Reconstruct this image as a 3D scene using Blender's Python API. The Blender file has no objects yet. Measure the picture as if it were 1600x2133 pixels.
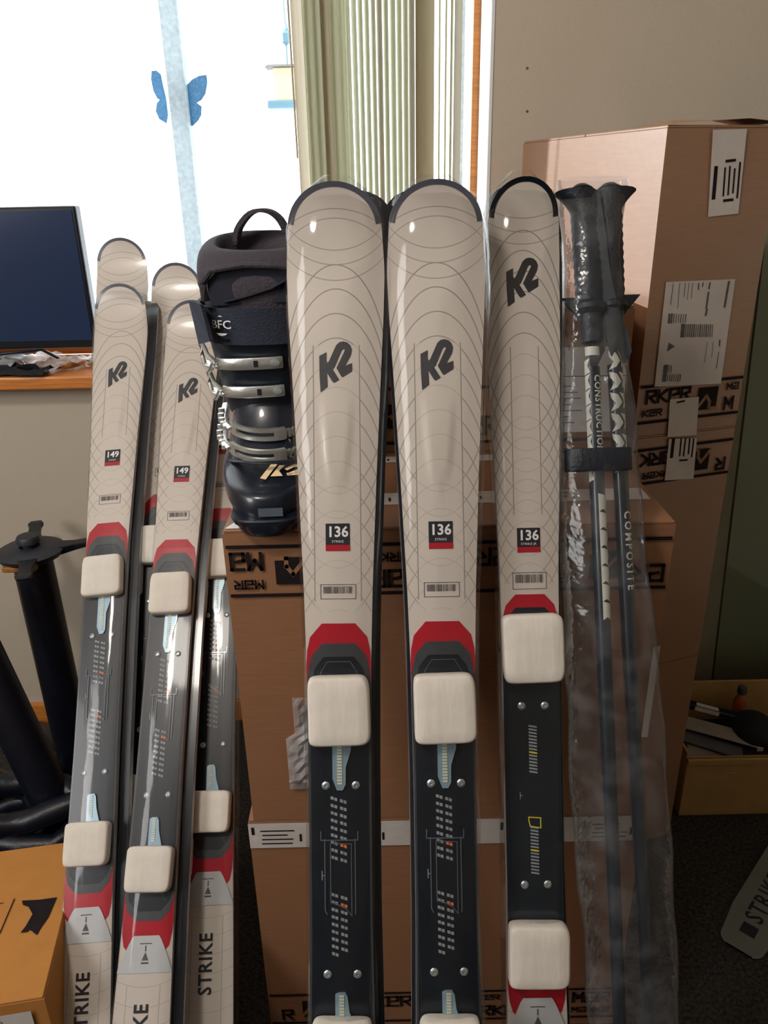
import bpy, bmesh, math, random
from mathutils import Vector, Matrix
from mathutils.geometry import tessellate_polygon
random.seed(7)
scene = bpy.context.scene
COL = scene.collection
PI = math.pi

# ------------------------------------------------------------------ camera
EYE = Vector((0, 0, 1.246))
FPX, PITCH, ROLL = 1620.0, math.radians(23), math.radians(1.2)
FWD = Vector((0, math.cos(PITCH), -math.sin(PITCH)))
_up = Vector((0, math.sin(PITCH), math.cos(PITCH))); _rt = Vector((1, 0, 0))
RT = _rt*math.cos(ROLL) - _up*math.sin(ROLL)
UP = _rt*math.sin(ROLL) + _up*math.cos(ROLL)
cd = bpy.data.cameras.new('camera'); cam = bpy.data.objects.new('camera', cd); COL.objects.link(cam)
m = Matrix((RT, UP, -FWD)).transposed().to_4x4(); m.translation = EYE
cam.matrix_world = m
cd.sensor_fit = 'VERTICAL'; cd.sensor_height = 24.0; cd.lens = 24.0*FPX/2133.0
cd.clip_start = 0.02
scene.camera = cam

# ------------------------------------------------------------------ world, lamps, exposure
w = bpy.data.worlds.new('overcast_sky'); scene.world = w; w.use_nodes = True
bg = w.node_tree.nodes['Background']; bg.inputs[0].default_value = (0.93, 0.97, 1.0, 1); bg.inputs[1].default_value = 3.4
scene.view_settings.view_transform = 'Standard'; scene.view_settings.look = 'None'
scene.view_settings.gamma = 1.0; scene.view_settings.exposure = 0.0
scene.view_settings.use_curve_mapping = False

def area(name, loc, target, size, power, color):
    d = bpy.data.lights.new(name, 'AREA'); d.shape = 'DISK'; d.size = size; d.energy = power; d.color = color
    o = bpy.data.objects.new(name, d); COL.objects.link(o); o.location = loc
    o.rotation_euler = (Vector(target)-Vector(loc)).to_track_quat('-Z', 'Y').to_euler()
    return o
area('ceiling_lamp', (-0.75, -0.05, 2.34), (-0.2, 0.9, 0.75), 0.32, 15, (1.0, 0.92, 0.83))
area('room_fill', (-1.8, -0.35, 1.7), (0.0, 1.0, 0.9), .9, 22, (1.0, 0.98, 0.97))  # added fill light
sd = bpy.data.lights.new('sun', 'SUN'); sd.energy = 12.0; sd.angle = math.radians(1.2); sd.color = (.92, 0.96, 1.0)
so = bpy.data.objects.new('sun', sd); COL.objects.link(so); so.rotation_euler = Vector((.88, -.36, -.30)).to_track_quat('-Z', 'Y').to_euler()

# ------------------------------------------------------------------ helpers
def ray(x, y): return FWD + RT*((x-800)/FPX) - UP*((y-1066.5)/FPX)
def atY(x, y, Y): d = ray(x, y); return EYE + d*((Y-EYE.y)/d.y)
def atZ(x, y, Z): d = ray(x, y); return EYE + d*((Z-EYE.z)/d.z)
def lin(c):
    return tuple(((v/255)/12.92 if v/255 <= .04045 else ((v/255+.055)/1.055)**2.4) for v in c)

def mat(name, rgb, rough=.6, metal=0, spec=.5, noise=None, bump=None, coat=0, trans=0, alpha=None):
    """noise=(scale, amount) colour variation; bump=(scale, strength)"""
    M = bpy.data.materials.new(name); M.use_nodes = True; nt = M.node_tree; N = nt.nodes; Lk = nt.links
    b = N['Principled BSDF']; c = lin(rgb)
    b.inputs['Base Color'].default_value = (*c, 1); b.inputs['Roughness'].default_value = rough
    b.inputs['Metallic'].default_value = metal; b.inputs['Specular IOR Level'].default_value = spec
    b.inputs['Coat Weight'].default_value = coat; b.inputs['Coat Roughness'].default_value = .06
    tc = N.new('ShaderNodeTexCoord')
    if noise:
        n = N.new('ShaderNodeTexNoise'); n.inputs['Scale'].default_value = noise[0]; n.inputs['Detail'].default_value = 5
        if len(noise) > 2:
            mp = N.new('ShaderNodeMapping'); mp.inputs['Scale'].default_value = noise[2]
            Lk.new(tc.outputs['Object'], mp.inputs[0]); Lk.new(mp.outputs[0], n.inputs[0])
        else: Lk.new(tc.outputs['Object'], n.inputs[0])
        r = N.new('ShaderNodeMapRange'); r.inputs[1].default_value = .3; r.inputs[2].default_value = .7
        r.inputs[3].default_value = 1-noise[1]; r.inputs[4].default_value = 1+noise[1]
        Lk.new(n.outputs[0], r.inputs[0])
        mx = N.new('ShaderNodeVectorMath'); mx.operation = 'SCALE'; mx.inputs[0].default_value = c
        Lk.new(r.outputs[0], mx.inputs['Scale']); Lk.new(mx.outputs[0], b.inputs['Base Color'])
    if bump:
        n2 = N.new('ShaderNodeTexNoise'); n2.inputs['Scale'].default_value = bump[0]; n2.inputs['Detail'].default_value = 4
        if len(bump) > 2:
            mp = N.new('ShaderNodeMapping'); mp.inputs['Scale'].default_value = bump[2]
            Lk.new(tc.outputs['Object'], mp.inputs[0]); Lk.new(mp.outputs[0], n2.inputs[0])
        else: Lk.new(tc.outputs['Object'], n2.inputs[0])
        bp = N.new('ShaderNodeBump'); bp.inputs['Strength'].default_value = bump[1]; bp.inputs['Distance'].default_value = .004
        Lk.new(n2.outputs[0], bp.inputs['Height']); Lk.new(bp.outputs[0], b.inputs['Normal'])
    if trans:
        t = N.new('ShaderNodeBsdfTranslucent'); t.inputs[0].default_value = (*c, 1)
        x = N.new('ShaderNodeMixShader'); x.inputs[0].default_value = trans
        Lk.new(b.outputs[0], x.inputs[1]); Lk.new(t.outputs[0], x.inputs[2]); Lk.new(x.outputs[0], N['Material Output'].inputs[0])
    return M

def film(name, tint, haze, gloss, bumpscale, bumpmap, rough=.08, strength=.6):
    """thin clear plastic: mostly see-through, a little milky, shiny along its creases"""
    M = bpy.data.materials.new(name); M.use_nodes = True; nt = M.node_tree; N = nt.nodes; Lk = nt.links
    N.remove(N['Principled BSDF'])
    tc = N.new('ShaderNodeTexCoord'); mp = N.new('ShaderNodeMapping'); mp.inputs['Scale'].default_value = bumpmap
    Lk.new(tc.outputs['Object'], mp.inputs[0])
    n = N.new('ShaderNodeTexNoise'); n.inputs['Scale'].default_value = bumpscale; n.inputs['Detail'].default_value = 3
    Lk.new(mp.outputs[0], n.inputs[0])
    bp = N.new('ShaderNodeBump'); bp.inputs['Strength'].default_value = strength; bp.inputs['Distance'].default_value = .01
    Lk.new(n.outputs[0], bp.inputs['Height'])
    tr = N.new('ShaderNodeBsdfTransparent'); tr.inputs[0].default_value = (*tint, 1)
    df = N.new('ShaderNodeBsdfTranslucent'); df.inputs[0].default_value = (.8, .82, .85, 1)
    d2 = N.new('ShaderNodeBsdfDiffuse'); d2.inputs[0].default_value = (.75, .76, .78, 1)
    dd = N.new('ShaderNodeMixShader'); dd.inputs[0].default_value = .5; Lk.new(df.outputs[0], dd.inputs[1]); Lk.new(d2.outputs[0], dd.inputs[2])
    gl = N.new('ShaderNodeBsdfGlossy'); gl.inputs['Roughness'].default_value = rough; Lk.new(bp.outputs[0], gl.inputs['Normal'])
    m1 = N.new('ShaderNodeMixShader'); Lk.new(tr.outputs[0], m1.inputs[1]); Lk.new(dd.outputs[0], m1.inputs[2])
    r = N.new('ShaderNodeMapRange'); r.inputs[1].default_value = .45; r.inputs[2].default_value = .75; r.inputs[3].default_value = haze*.45; r.inputs[4].default_value = haze*2.2
    Lk.new(n.outputs[0], r.inputs[0]); Lk.new(r.outputs[0], m1.inputs[0])
    fr = N.new('ShaderNodeLayerWeight'); fr.inputs[0].default_value = .25; Lk.new(bp.outputs[0], fr.inputs['Normal'])
    mr = N.new('ShaderNodeMath'); mr.operation = 'MULTIPLY_ADD'; mr.inputs[1].default_value = gloss; mr.inputs[2].default_value = .02
    Lk.new(fr.outputs['Fresnel'], mr.inputs[0])
    m2 = N.new('ShaderNodeMixShader'); Lk.new(mr.outputs[0], m2.inputs[0]); Lk.new(m1.outputs[0], m2.inputs[1]); Lk.new(gl.outputs[0], m2.inputs[2])
    Lk.new(m2.outputs[0], N['Material Output'].inputs[0])
    return M

# ---- mesh builder
class MB:
    def __init__(s): s.v = []; s.f = []; s.mi = []; s.uv = None
    def add(s, vs, fs, mi=0):
        o = len(s.v); s.v += [tuple(v) for v in vs]; s.f += [tuple(o+i for i in f) for f in fs]; s.mi += [mi]*len(fs); return s
    def box(s, lo, hi, M=None, mi=0):
        (a, b, c), (d, e, f) = lo, hi
        vs = [Vector(p) for p in ((a,b,c),(d,b,c),(d,e,c),(a,e,c),(a,b,f),(d,b,f),(d,e,f),(a,e,f))]
        if M: vs = [M @ v for v in vs]
        return s.add(vs, [(0,3,2,1),(4,5,6,7),(0,1,5,4),(1,2,6,5),(2,3,7,6),(3,0,4,7)], mi)
    def loft(s, rings, closed=True, caps=True, mi=0):
        n = len(rings[0]); vs = [p for r in rings for p in r]; fs = []
        for i in range(len(rings)-1):
            for j in range(n if closed else n-1):
                k = (j+1) % n; fs.append((i*n+j, i*n+k, (i+1)*n+k, (i+1)*n+j))
        if caps and closed: fs.append(tuple(range(n-1, -1, -1))); fs.append(tuple((len(rings)-1)*n+j for j in range(n)))
        return s.add(vs, fs, mi)
    def tube(s, pts, r, n=10, caps=True, mi=0, flat=1.0):
        pts = [Vector(p) for p in pts]; rings = []
        rr = r if isinstance(r, (list, tuple)) else [r]*len(pts)
        ref = Vector((0,0,1)) if abs((pts[-1]-pts[0]).normalized().z) < .9 else Vector((1,0,0))
        for i, p in enumerate(pts):
            t = (pts[min(i+1, len(pts)-1)]-pts[max(i-1, 0)]).normalized()
            a = t.cross(ref).normalized(); b = t.cross(a).normalized()
            rings.append([p + a*math.cos(2*PI*j/n)*rr[i] + b*math.sin(2*PI*j/n)*rr[i]*flat for j in range(n)])
        return s.loft(rings, True, caps, mi)
    def lathe(s, prof, n=24, M=None, mi=0):
        rings = [[Vector((r*math.cos(2*PI*j/n), r*math.sin(2*PI*j/n), z)) for j in range(n)] for r, z in prof]
        if M: rings = [[M @ p for p in r] for r in rings]
        return s.loft(rings, True, True, mi)
    def mesh(s, name, mats, smooth=False, bevel=0, seg=2):
        me = bpy.data.meshes.new(name); me.from_pydata(s.v, [], s.f)
        for m_ in (mats if isinstance(mats, (list, tuple)) else [mats]): me.materials.append(m_)
        for p, i in zip(me.polygons, s.mi): p.material_index = i
        bm = bmesh.new(); bm.from_mesh(me)
        bmesh.ops.recalc_face_normals(bm, faces=bm.faces)
        if bevel:
            ed = [e for e in bm.edges if len(e.link_faces) == 2 and e.calc_face_angle(0) > .6]
            bmesh.ops.bevel(bm, geom=ed, offset=bevel, segments=seg, affect='EDGES', profile=.5)
        bm.to_mesh(me); bm.free()
        if smooth:
            for p in me.polygons: p.use_smooth = True
            try: me.set_sharp_from_angle(angle=math.radians(42))
            except Exception: pass
        return me

def link(name, me, parent=None, matrix=None, **props):
    o = bpy.data.objects.new(name, me); COL.objects.link(o)
    if parent is not None: o.parent = parent
    if matrix is not None: o.matrix_world = matrix if parent is None else matrix; 
    for k, v in props.items(): o[k] = v
    return o
def empty(name, matrix, label, cat, group=None):
    o = bpy.data.objects.new(name, None); COL.objects.link(o); o.empty_display_size = .05
    o.matrix_world = matrix; o['label'] = label; o['category'] = cat
    if group: o['group'] = group
    return o
def part(name, me, parent, local=None, label=None):
    o = bpy.data.objects.new(name, me); COL.objects.link(o); o.parent = parent
    if local is not None: o.matrix_local = local
    if label: o['label'] = label
    return o
def T(x, y, z): return Matrix.Translation((x, y, z))
def RZ(a): return Matrix.Rotation(a, 4, 'Z')

def catmull(rings, k=4, closed_pts=True):
    out = []; n = len(rings)
    one = isinstance(rings[0], Vector)
    G = [[r] for r in rings] if one else rings
    for i in range(n-1):
        a, b, c, d = G[max(i-1, 0)], G[i], G[i+1], G[min(i+2, n-1)]
        for j in range(k):
            t = j/k
            out.append([.5*((2*q)+(r-p)*t+(2*p-5*q+4*r-s_)*t*t+(3*q-p-3*r+s_)*t**3) for p, q, r, s_ in zip(a, b, c, d)])
    out.append(list(G[-1]))
    return [o[0] for o in out] if one else out

# ---- flat print, mapped through f(u, v, lift) -> point
class Ink(MB):
    def __init__(s, f, lift=.0004): super().__init__(); s.map = f; s.lift = lift
    def poly(s, pts, mi=0, lift=None):
        L_ = s.lift if lift is None else lift
        tris = tessellate_polygon([[Vector((a, b, 0)) for a, b in pts]])
        return s.add([s.map(a, b, L_) for a, b in pts], [tuple(t) for t in tris], mi)
    def rect(s, u0, v0, u1, v1, mi=0, nv=1, lift=None):
        L_ = s.lift if lift is None else lift
        vs = []; fs = []
        for i in range(nv+1):
            v = v0+(v1-v0)*i/nv; vs += [s.map(u0, v, L_), s.map(u1, v, L_)]
        for i in range(nv): fs.append((2*i, 2*i+1, 2*i+3, 2*i+2))
        return s.add(vs, fs, mi)
    def stroke(s, pts, wd, mi=0, lift=None):
        L_ = s.lift if lift is None else lift
        for (a, b), (c, d) in zip(pts, pts[1:]):
            l = math.hypot(c-a, d-b) or 1e-9; tx, ty = (c-a)/l*wd/2, (d-b)/l*wd/2; nx, ny = -ty, tx
            q = [(a-tx+nx, b-ty+ny), (a-tx-nx, b-ty-ny), (c+tx-nx, d+ty-ny), (c+tx+nx, d+ty+ny)]
            s.add([s.map(x, y, L_) for x, y in q], [(0,1,2,3)], mi)
        return s
    def text(s, string, u, v, size, rot=0, sx=1, bold=0, mi=0, centre=True, lift=None, space=1.0):
        L_ = s.lift if lift is None else lift
        cu = bpy.data.curves.new('t', 'FONT'); cu.body = string; cu.size = size; cu.resolution_u = 2; cu.offset = bold; cu.space_character = space
        if centre: cu.align_x = 'CENTER'; cu.align_y = 'CENTER'
        ob = bpy.data.objects.new('t', cu); COL.objects.link(ob)
        dg = bpy.context.evaluated_depsgraph_get(); dg.update()
        me = bpy.data.meshes.new_from_object(ob.evaluated_get(dg))
        c_, s_ = math.cos(rot), math.sin(rot); vs = []
        for p in me.vertices:
            x, y = p.co.x*sx, p.co.y; vs.append(s.map(u+x*c_-y*s_, v+x*s_+y*c_, L_))
        s.add(vs, [tuple(p.vertices) for p in me.polygons], mi)
        bpy.data.objects.remove(ob); bpy.data.curves.remove(cu); bpy.data.meshes.remove(me)
        return s

GLY = {'M': [[(0,0),(0,1),(.5,.42),(1,1),(1,0)]], 'a': [[(.05,1),(1,1),(1,0),(0,0),(0,.42),(.62,.52)]],
       'R': [[(0,0),(0,1),(1,1),(1,.62),(.4,.48),(1,0)]], 'K': [[(0,0),(0,1)],[(1,1),(.12,.5),(1,0)]],
       'e': [[(1,0),(0,0),(0,1),(1,1),(1,.55),(.38,.48)]]}
def brand_band(ink, u0, u1, v0, v1, phase=0, flip=False, first_big_top=True):
    """printed band: two rules with alternating word rows and square arrow signs (flip = printed upside down)"""
    h = v1-v0; lw = .0045
    ink.rect(u0, v0, u1, v0+lw); ink.rect(u0, v1-lw, u1, v1)
    cu, cv = (u0+u1)/2, (v0+v1)/2
    def P(u, v): return (2*cu-u, 2*cv-v) if flip else (u, v)
    period = .186; k = 0; u = u0-phase; big_top = first_big_top
    while u < u1:
        bh, sh = h*.30, h*.15
        for word_h, base, adv, th in ((bh, v0+h*(.54 if big_top else .16), .0205, .0042), (sh, v0+h*(.20 if big_top else .68), .0122, .0024)):
            for i, ch in enumerate('MaRKeR'):
                gx = u+.008+i*adv; gw = adv*.72
                if gx < u0+.001 or gx+gw > u1-.001: continue
                for st in GLY[ch]: ink.stroke([P(gx+a*gw, base+b*word_h) for a, b in st], th)
        lx = u+.142; ls = .036
        if lx > u0+.002 and lx+ls < u1-.002:
            ly = cv-ls/2
            ink.poly([P(lx, ly), P(lx+ls, ly), P(lx+ls, ly+ls), P(lx, ly+ls)])
            zz = [(0,.08),(.42,.62),(.62,.34),(.62,.04),(1.0,.04)] if big_top else [(0,.10),(.46,.74),(.68,.40),(.70,.14),(1.0,.14)]
            ink.stroke([P(lx+a*ls, ly+b*ls) for a, b in zz], .005, mi=1, lift=ink.lift*2)
        u += period; k += 1; big_top = not big_top

# ------------------------------------------------------------------ materials
M_wall = mat('painted_wall', (196, 184, 166), .85, noise=(3, .03), bump=(120, .12))
M_ceil = mat('ceiling_paint', (215, 208, 196), .9, noise=(5, .02))
M_carpet = mat('carpet', (60, 56, 52), .95, spec=.1, noise=(160, .55), bump=(260, 1.0))
M_oak = mat('oak_trim', (204, 126, 56), .42, noise=(14, .22, (1, 18, 18)), coat=.2)
M_snow = mat('snow', (240, 244, 250), .9, noise=(1.5, .03))
M_card = mat('cardboard', (150, 106, 76), .5, spec=.5, noise=(24, .07, (1, 1, 9)), bump=(60, .08))
M_cardG = mat('smooth_cardboard', (152, 110, 80), .42, spec=.9, noise=(24, .07, (1, 1, 9)), bump=(60, .08), coat=.9)
M_cardG.node_tree.nodes['Principled BSDF'].inputs['Coat Roughness'].default_value = .38
M_card_in = mat('cardboard_edge', (150, 108, 74), .9, spec=.1, noise=(60, .12))
M_cardO = mat('orange_cardboard', (186, 128, 66), .8, spec=.2, noise=(30, .05), bump=(60, .06))
M_cardY = mat('tray_board', (176, 142, 92), .8, spec=.2, noise=(25, .06))
M_ink = mat('box_print_ink', (30, 22, 26), .75, spec=.2, noise=(80, .2))
M_tape = mat('white_tape', (212, 204, 198), .35, noise=(30, .05, (1, 8, 1)), bump=(50, .25, (1, 8, 1)))
M_paper = mat('white_label_paper', (214, 206, 202), .6, noise=(30, .03))
M_greyink = mat('grey_label_print', (92, 88, 88), .7, noise=(90, .2))
M_white = mat('ski_side', (196, 198, 200), .35, noise=(40, .05))
M_base = mat('ski_base', (14, 20, 30), .28, noise=(30, .15), coat=.3)
M_logo = mat('logo_print', (58, 58, 62), .5, noise=(150, .12))
M_logo2 = mat('junior_logo_print', (44, 42, 46), .45, noise=(150, .12))
M_tipg = mat('tip_guard_print', (86, 88, 98), .3, noise=(60, .1), coat=.4)
M_black = mat('label_black', (28, 28, 36), .45, noise=(100, .15))
M_wht = mat('label_white', (238, 238, 238), .5, noise=(100, .03))
M_red = mat('red_graphic', (180, 20, 42), .3, noise=(40, .08), coat=.5)
M_plate = mat('binding_zone', (16, 25, 36), .38, noise=(40, .2), coat=.2)
M_plateJ = mat('dark_blue_zone', (14, 28, 40), .25, noise=(20, .2), coat=.5)
M_plate2 = mat('binding_zone_grey', (62, 66, 70), .4, noise=(40, .15), coat=.2)
M_mark = mat('scale_print', (150, 156, 158), .5, noise=(120, .15))
M_orange = mat('orange_print', (226, 120, 74), .5, noise=(120, .1))
M_yellow = mat('yellow_print', (226, 206, 60), .5, noise=(120, .1))
M_foam = mat('white_foam', (224, 216, 205), .8, spec=.15, noise=(60, .035), bump=(90, .25, (1, .2, 1)))
M_rail = mat('pale_blue_rail', (150, 178, 194), .35, metal=.3, noise=(60, .08))
M_tooth = mat('cream_teeth', (222, 220, 196), .45, noise=(60, .05))
M_screw = mat('screw_steel', (190, 198, 200), .3, metal=.6, noise=(200, .1))
M_clear = mat('grey_plastic_frame', (96, 104, 116), .25, noise=(60, .1), coat=.5)
M_sleeve = film('ski_sleeve_film', (.985, .985, .985), .008, .32, 6, (3, .8, 3), .10, .35)
M_bag = film('pole_bag_film', (.95, .955, .975), .085, .6, 4, (9, .7, 9), .16, .5)
M_boot = mat('boot_shell', (22, 28, 42), .33, noise=(20, .15), coat=.35)
M_boot2 = mat('boot_cuff', (18, 30, 46), .45, noise=(20, .15))
M_liner = mat('boot_liner', (62, 56, 64), .8, noise=(90, .1), bump=(300, .4))
M_liner_in = mat('liner_inside', (32, 34, 48), .85, noise=(60, .15))
M_strap = mat('strap_webbing', (50, 56, 72), .8, noise=(200, .12), bump=(400, .3))
M_chrome = mat('buckle_metal', (226, 227, 222), .3, metal=.85, noise=(60, .1), bump=(80, .15))
M_cream = mat('cream_logo', (244, 214, 168), .5, noise=(90, .04))
M_grip = mat('grip_rubber', (26, 32, 42), .5, noise=(60, .15), bump=(200, .3))
M_shaft = mat('pole_shaft', (12, 28, 40), .35, noise=(20, .12), coat=.25)
M_poleW = mat('pole_white_print', (216, 214, 200), .45, noise=(90, .06))
M_webs = mat('pole_strap', (66, 72, 76), .7, noise=(200, .1))
M_iron = mat('black_iron', (14, 18, 30), .38, noise=(30, .2), bump=(150, .15))
M_iron2 = mat('worn_iron', (44, 46, 54), .5, noise=(25, .25))
M_screen = mat('screen_glass', (40, 56, 90), .18, noise=(2, .05))
M_bezel = mat('monitor_bezel', (16, 20, 26), .3, noise=(40, .1))
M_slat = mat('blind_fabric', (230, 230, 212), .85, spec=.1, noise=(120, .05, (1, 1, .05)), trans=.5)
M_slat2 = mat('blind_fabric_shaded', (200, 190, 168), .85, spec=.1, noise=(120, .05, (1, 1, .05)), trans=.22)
M_frost = mat('frosted_mullion', (212, 222, 226), .35, noise=(110, .34), bump=(70, .8), trans=.5)  # speckled frost; the pale translucent tone also stands in for flare
M_upvc = mat('white_frame', (236, 240, 242), .4, noise=(20, .02))
M_butter = mat('blue_butterfly', (132, 176, 204), .5, noise=(240, .5), trans=.6)  # blue lightened to hold the window flare in its colour
M_poly = film('sill_plastic', (.9, .94, .98), 1.0, 1.0, 12, (1, 1, 1), .15, 1.0)
M_cable = mat('black_cable', (16, 20, 28), .5, noise=(60, .1))
M_cap = mat('black_cap', (14, 16, 24), .8, noise=(60, .2), bump=(300, .3))
M_mag = mat('leaflet_paper', (150, 140, 128), .55, noise=(9, .25))
M_mag2 = mat('grey_leaflet', (92, 92, 96), .5, noise=(9, .3))
M_bottle = mat('orange_bottle', (168, 84, 34), .3, noise=(20, .15))
M_feedY = mat('feeder_wall', (255, 246, 205), .7, noise=(10, .03))  # yellow paled so the colour carries the overexposed bloom
M_feedB = mat('feeder_tray', (120, 160, 185), .6, noise=(10, .08))

def glass_mat(name, tint, gloss=.6):
    M = bpy.data.materials.new(name); M.use_nodes = True; N = M.node_tree.nodes; Lk = M.node_tree.links
    N.remove(N['Principled BSDF'])
    t = N.new('ShaderNodeBsdfTransparent'); t.inputs[0].default_value = (*tint, 1)
    g = N.new('ShaderNodeBsdfGlossy'); g.inputs['Roughness'].default_value = .02
    f = N.new('ShaderNodeFresnel'); f.inputs[0].default_value = 1.45
    a = N.new('ShaderNodeMath'); a.operation = 'MULTIPLY'; a.inputs[1].default_value = gloss; Lk.new(f.outputs[0], a.inputs[0])
    x = N.new('ShaderNodeMixShader'); Lk.new(a.outputs[0], x.inputs[0]); Lk.new(t.outputs[0], x.inputs[1]); Lk.new(g.outputs[0], x.inputs[2])
    Lk.new(x.outputs[0], N['Material Output'].inputs[0]); return M
M_pane = glass_mat('window_glass', (.97, .99, .99))
M_green = glass_mat('green_glass', (.885, .965, .925), 1.0)
M_greenedge = mat('green_glass_edge', (18, 48, 44), .15, noise=(8, .2), coat=.5)

# ------------------------------------------------------------------ the room
def struct(name, me, **p): return link(name, me, kind='structure', **p)
XL, XR, YB, YW, HC = -2.0, 1.5, -2.2, 1.62, 2.4
WX0, WX1, WZ0, WZ1, YG = -1.55, .212, .867, 2.05, 1.80
struct('floor', MB().box((XL-.1, YB-.1, -.05), (XR+.1, YG+.1, 0)).mesh('floor', M_carpet))
struct('ceiling', MB().box((XL-.1, YB-.1, HC), (XR+.1, YG+.1, HC+.05)).mesh('ceiling', M_ceil))
wb = MB()
wb.box((XL, YW, 0), (XR, YG+.06, WZ0)); wb.box((XL, YW, WZ1), (XR, YG+.06, HC))
wb.box((XL, YW, WZ0), (WX0, YG+.06, WZ1)); wb.box((WX1, YW, WZ0), (XR, YG+.06, WZ1))
struct('wall_back', wb.mesh('wall_back', M_wall))
struct('wall_left', MB().box((XL-.1, YB, 0), (XL, YG+.06, HC)).mesh('wall_left', M_wall))
struct('wall_right', MB().box((XR, YB, 0), (XR+.1, YG+.06, HC)).mesh('wall_right', M_wall))
struct('wall_front', MB().box((XL, YB-.1, 0), (XR, YB, HC)).mesh('wall_front', M_wall))
struct('baseboard_back', MB().box((XL, YW-.014, 0), (XR, YW, .06)).mesh('baseboard_back', M_oak, bevel=.003))
nh = MB()
for x, y in ((1098, 142), (1098, 232)):
    p = atY(x, y, YW); nh.lathe([(.0001, 0), (.0022, .0002), (.0022, .001), (.0001, .0012)], 10, T(p.x, p.y, p.z) @ Matrix.Rotation(PI/2, 4, 'X'))
struct('trim_1', nh.mesh('nail_heads', M_greyink))
# window: sill, wooden frame, frosted divider, panes
struct('trim_2', MB().box((WX0-.05, YW-.05, WZ0), (WX1+.03, YG, .894)).mesh('sill', M_oak, bevel=.004)).name = 'window_sill'
win = link('window_1', MB().box((WX0, YG, .894), (WX0+.04, YG+.04, WZ1)).box((WX0, YG, WZ1-.04), (WX1, YG+.04, WZ1))
           .box((WX1-.016, YG-.02, .894), (WX1, YG+.04, WZ1)).box((WX0, YG, .894), (WX1, YG+.04, .93)).mesh('window_frame', M_oak, bevel=.002), kind='structure')
part('divider', MB().box((-.421, YG-.012, .90), (-.385, YG+.03, WZ1)).mesh('divider', M_frost, bevel=.004), win)
part('frosted_strip', MB().box((.170, YG+.0, .93), (.182, YG+.03, WZ1)).mesh('strip', M_frost, bevel=.002), win)
for a, b in ((WX0+.04, -.421), (-.385, .170)):
    part('pane', MB().box((a, YG+.018, .93), (b, YG+.022, WZ1-.04)).mesh('pane', M_pane), win)
struct('ground_outside', MB().box((-14, YG+.3, -1.2), (14, 30, -1.0)).mesh('ground_outside', M_snow))

struct('trim_3', MB().box((WX1-.0015, YW-.002, .894), (WX1+.004, YG+.0, WZ1)).mesh('skylit_jamb', M_upvc))  # white strip added to put skylight brightness on the jamb
# vertical blind, stacked to the right of the window
bl = empty('vertical_blind', T(.02, 1.66, 1.95), 'pale vertical blind drawn aside in a stack at the right of the window', 'blind')
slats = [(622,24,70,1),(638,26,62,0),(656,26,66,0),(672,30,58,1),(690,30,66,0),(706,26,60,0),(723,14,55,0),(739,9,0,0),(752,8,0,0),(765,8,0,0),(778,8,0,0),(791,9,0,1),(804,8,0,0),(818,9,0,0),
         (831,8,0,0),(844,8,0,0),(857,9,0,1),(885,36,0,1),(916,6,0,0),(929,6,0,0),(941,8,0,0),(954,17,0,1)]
def slat_mesh(wd, dep, mm):
    s = MB(); n = 7; A = []; B = []
    for i in range(n):
        t = i/(n-1)*2-1
        x, y = wd/2*t, dep*t/2 + .006*(1-t*t)
        A.append(Vector((x-.0006, y, 0))); B.append(Vector((x+.0006, y+.0004, 0)))
    loop = A+B[::-1]
    s.loft([[p+Vector((0, 0, z)) for p in loop] for z in (-.93, 0)])
    return s.mesh('slat', mm)
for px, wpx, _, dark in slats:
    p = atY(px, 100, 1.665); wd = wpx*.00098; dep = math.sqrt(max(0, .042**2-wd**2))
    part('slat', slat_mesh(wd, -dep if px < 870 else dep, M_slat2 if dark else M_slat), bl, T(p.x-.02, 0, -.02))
part('headrail', MB().box((-.3, -.02, -.02), (.17, .02, .02)).mesh('headrail', M_upvc, bevel=.003), bl)
p0, p1 = atY(600, 0, 1.625), atY(620, 330, 1.625)
link('blind_wand', MB().tube([(p0.x-.003, p0.y, 1.95), p1], .0018, 8).mesh('blind_wand', M_slat2), label='thin grey blind wand hanging left of the vertical slats', category='wand')

# butterfly on the glass, behind the divider
bt = empty('butterfly_ornament', T(-.403, YG+.012, 1.41), 'blue butterfly ornament on the window glass behind the frosted divider', 'ornament')
for side in (1, -1):
    pxs = [(389,178),(400,166),(415,158),(430,156),(432,172),(428,195),(420,208),(410,214),(420,222),(419,240),(412,252),(402,262),(394,262),(392,235),(391,210)] if side == 1 else \
          [(346,205),(340,180),(335,155),(326,147),(316,148),(315,165),(320,190),(328,205),(333,208),(327,215),(325,232),(332,248),(347,257),(350,240),(348,222)]
    w_ = MB(); P = [atY(x, y, YG+.012) for x, y in pxs]
    w_.loft([[p+Vector((0, dy, 0)) for p in P] for dy in (-.0015, .0015)])
    part('wing', w_.mesh('wing', M_butter), bt, T(.403, -YG-.012, -1.41))
part('body', MB().lathe([(.001, -.045), (.004, -.03), (.005, 0), (.004, .035), (.001, .045)], 10).mesh('body', M_butter), bt, T(.0, -.001, 0))

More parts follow.
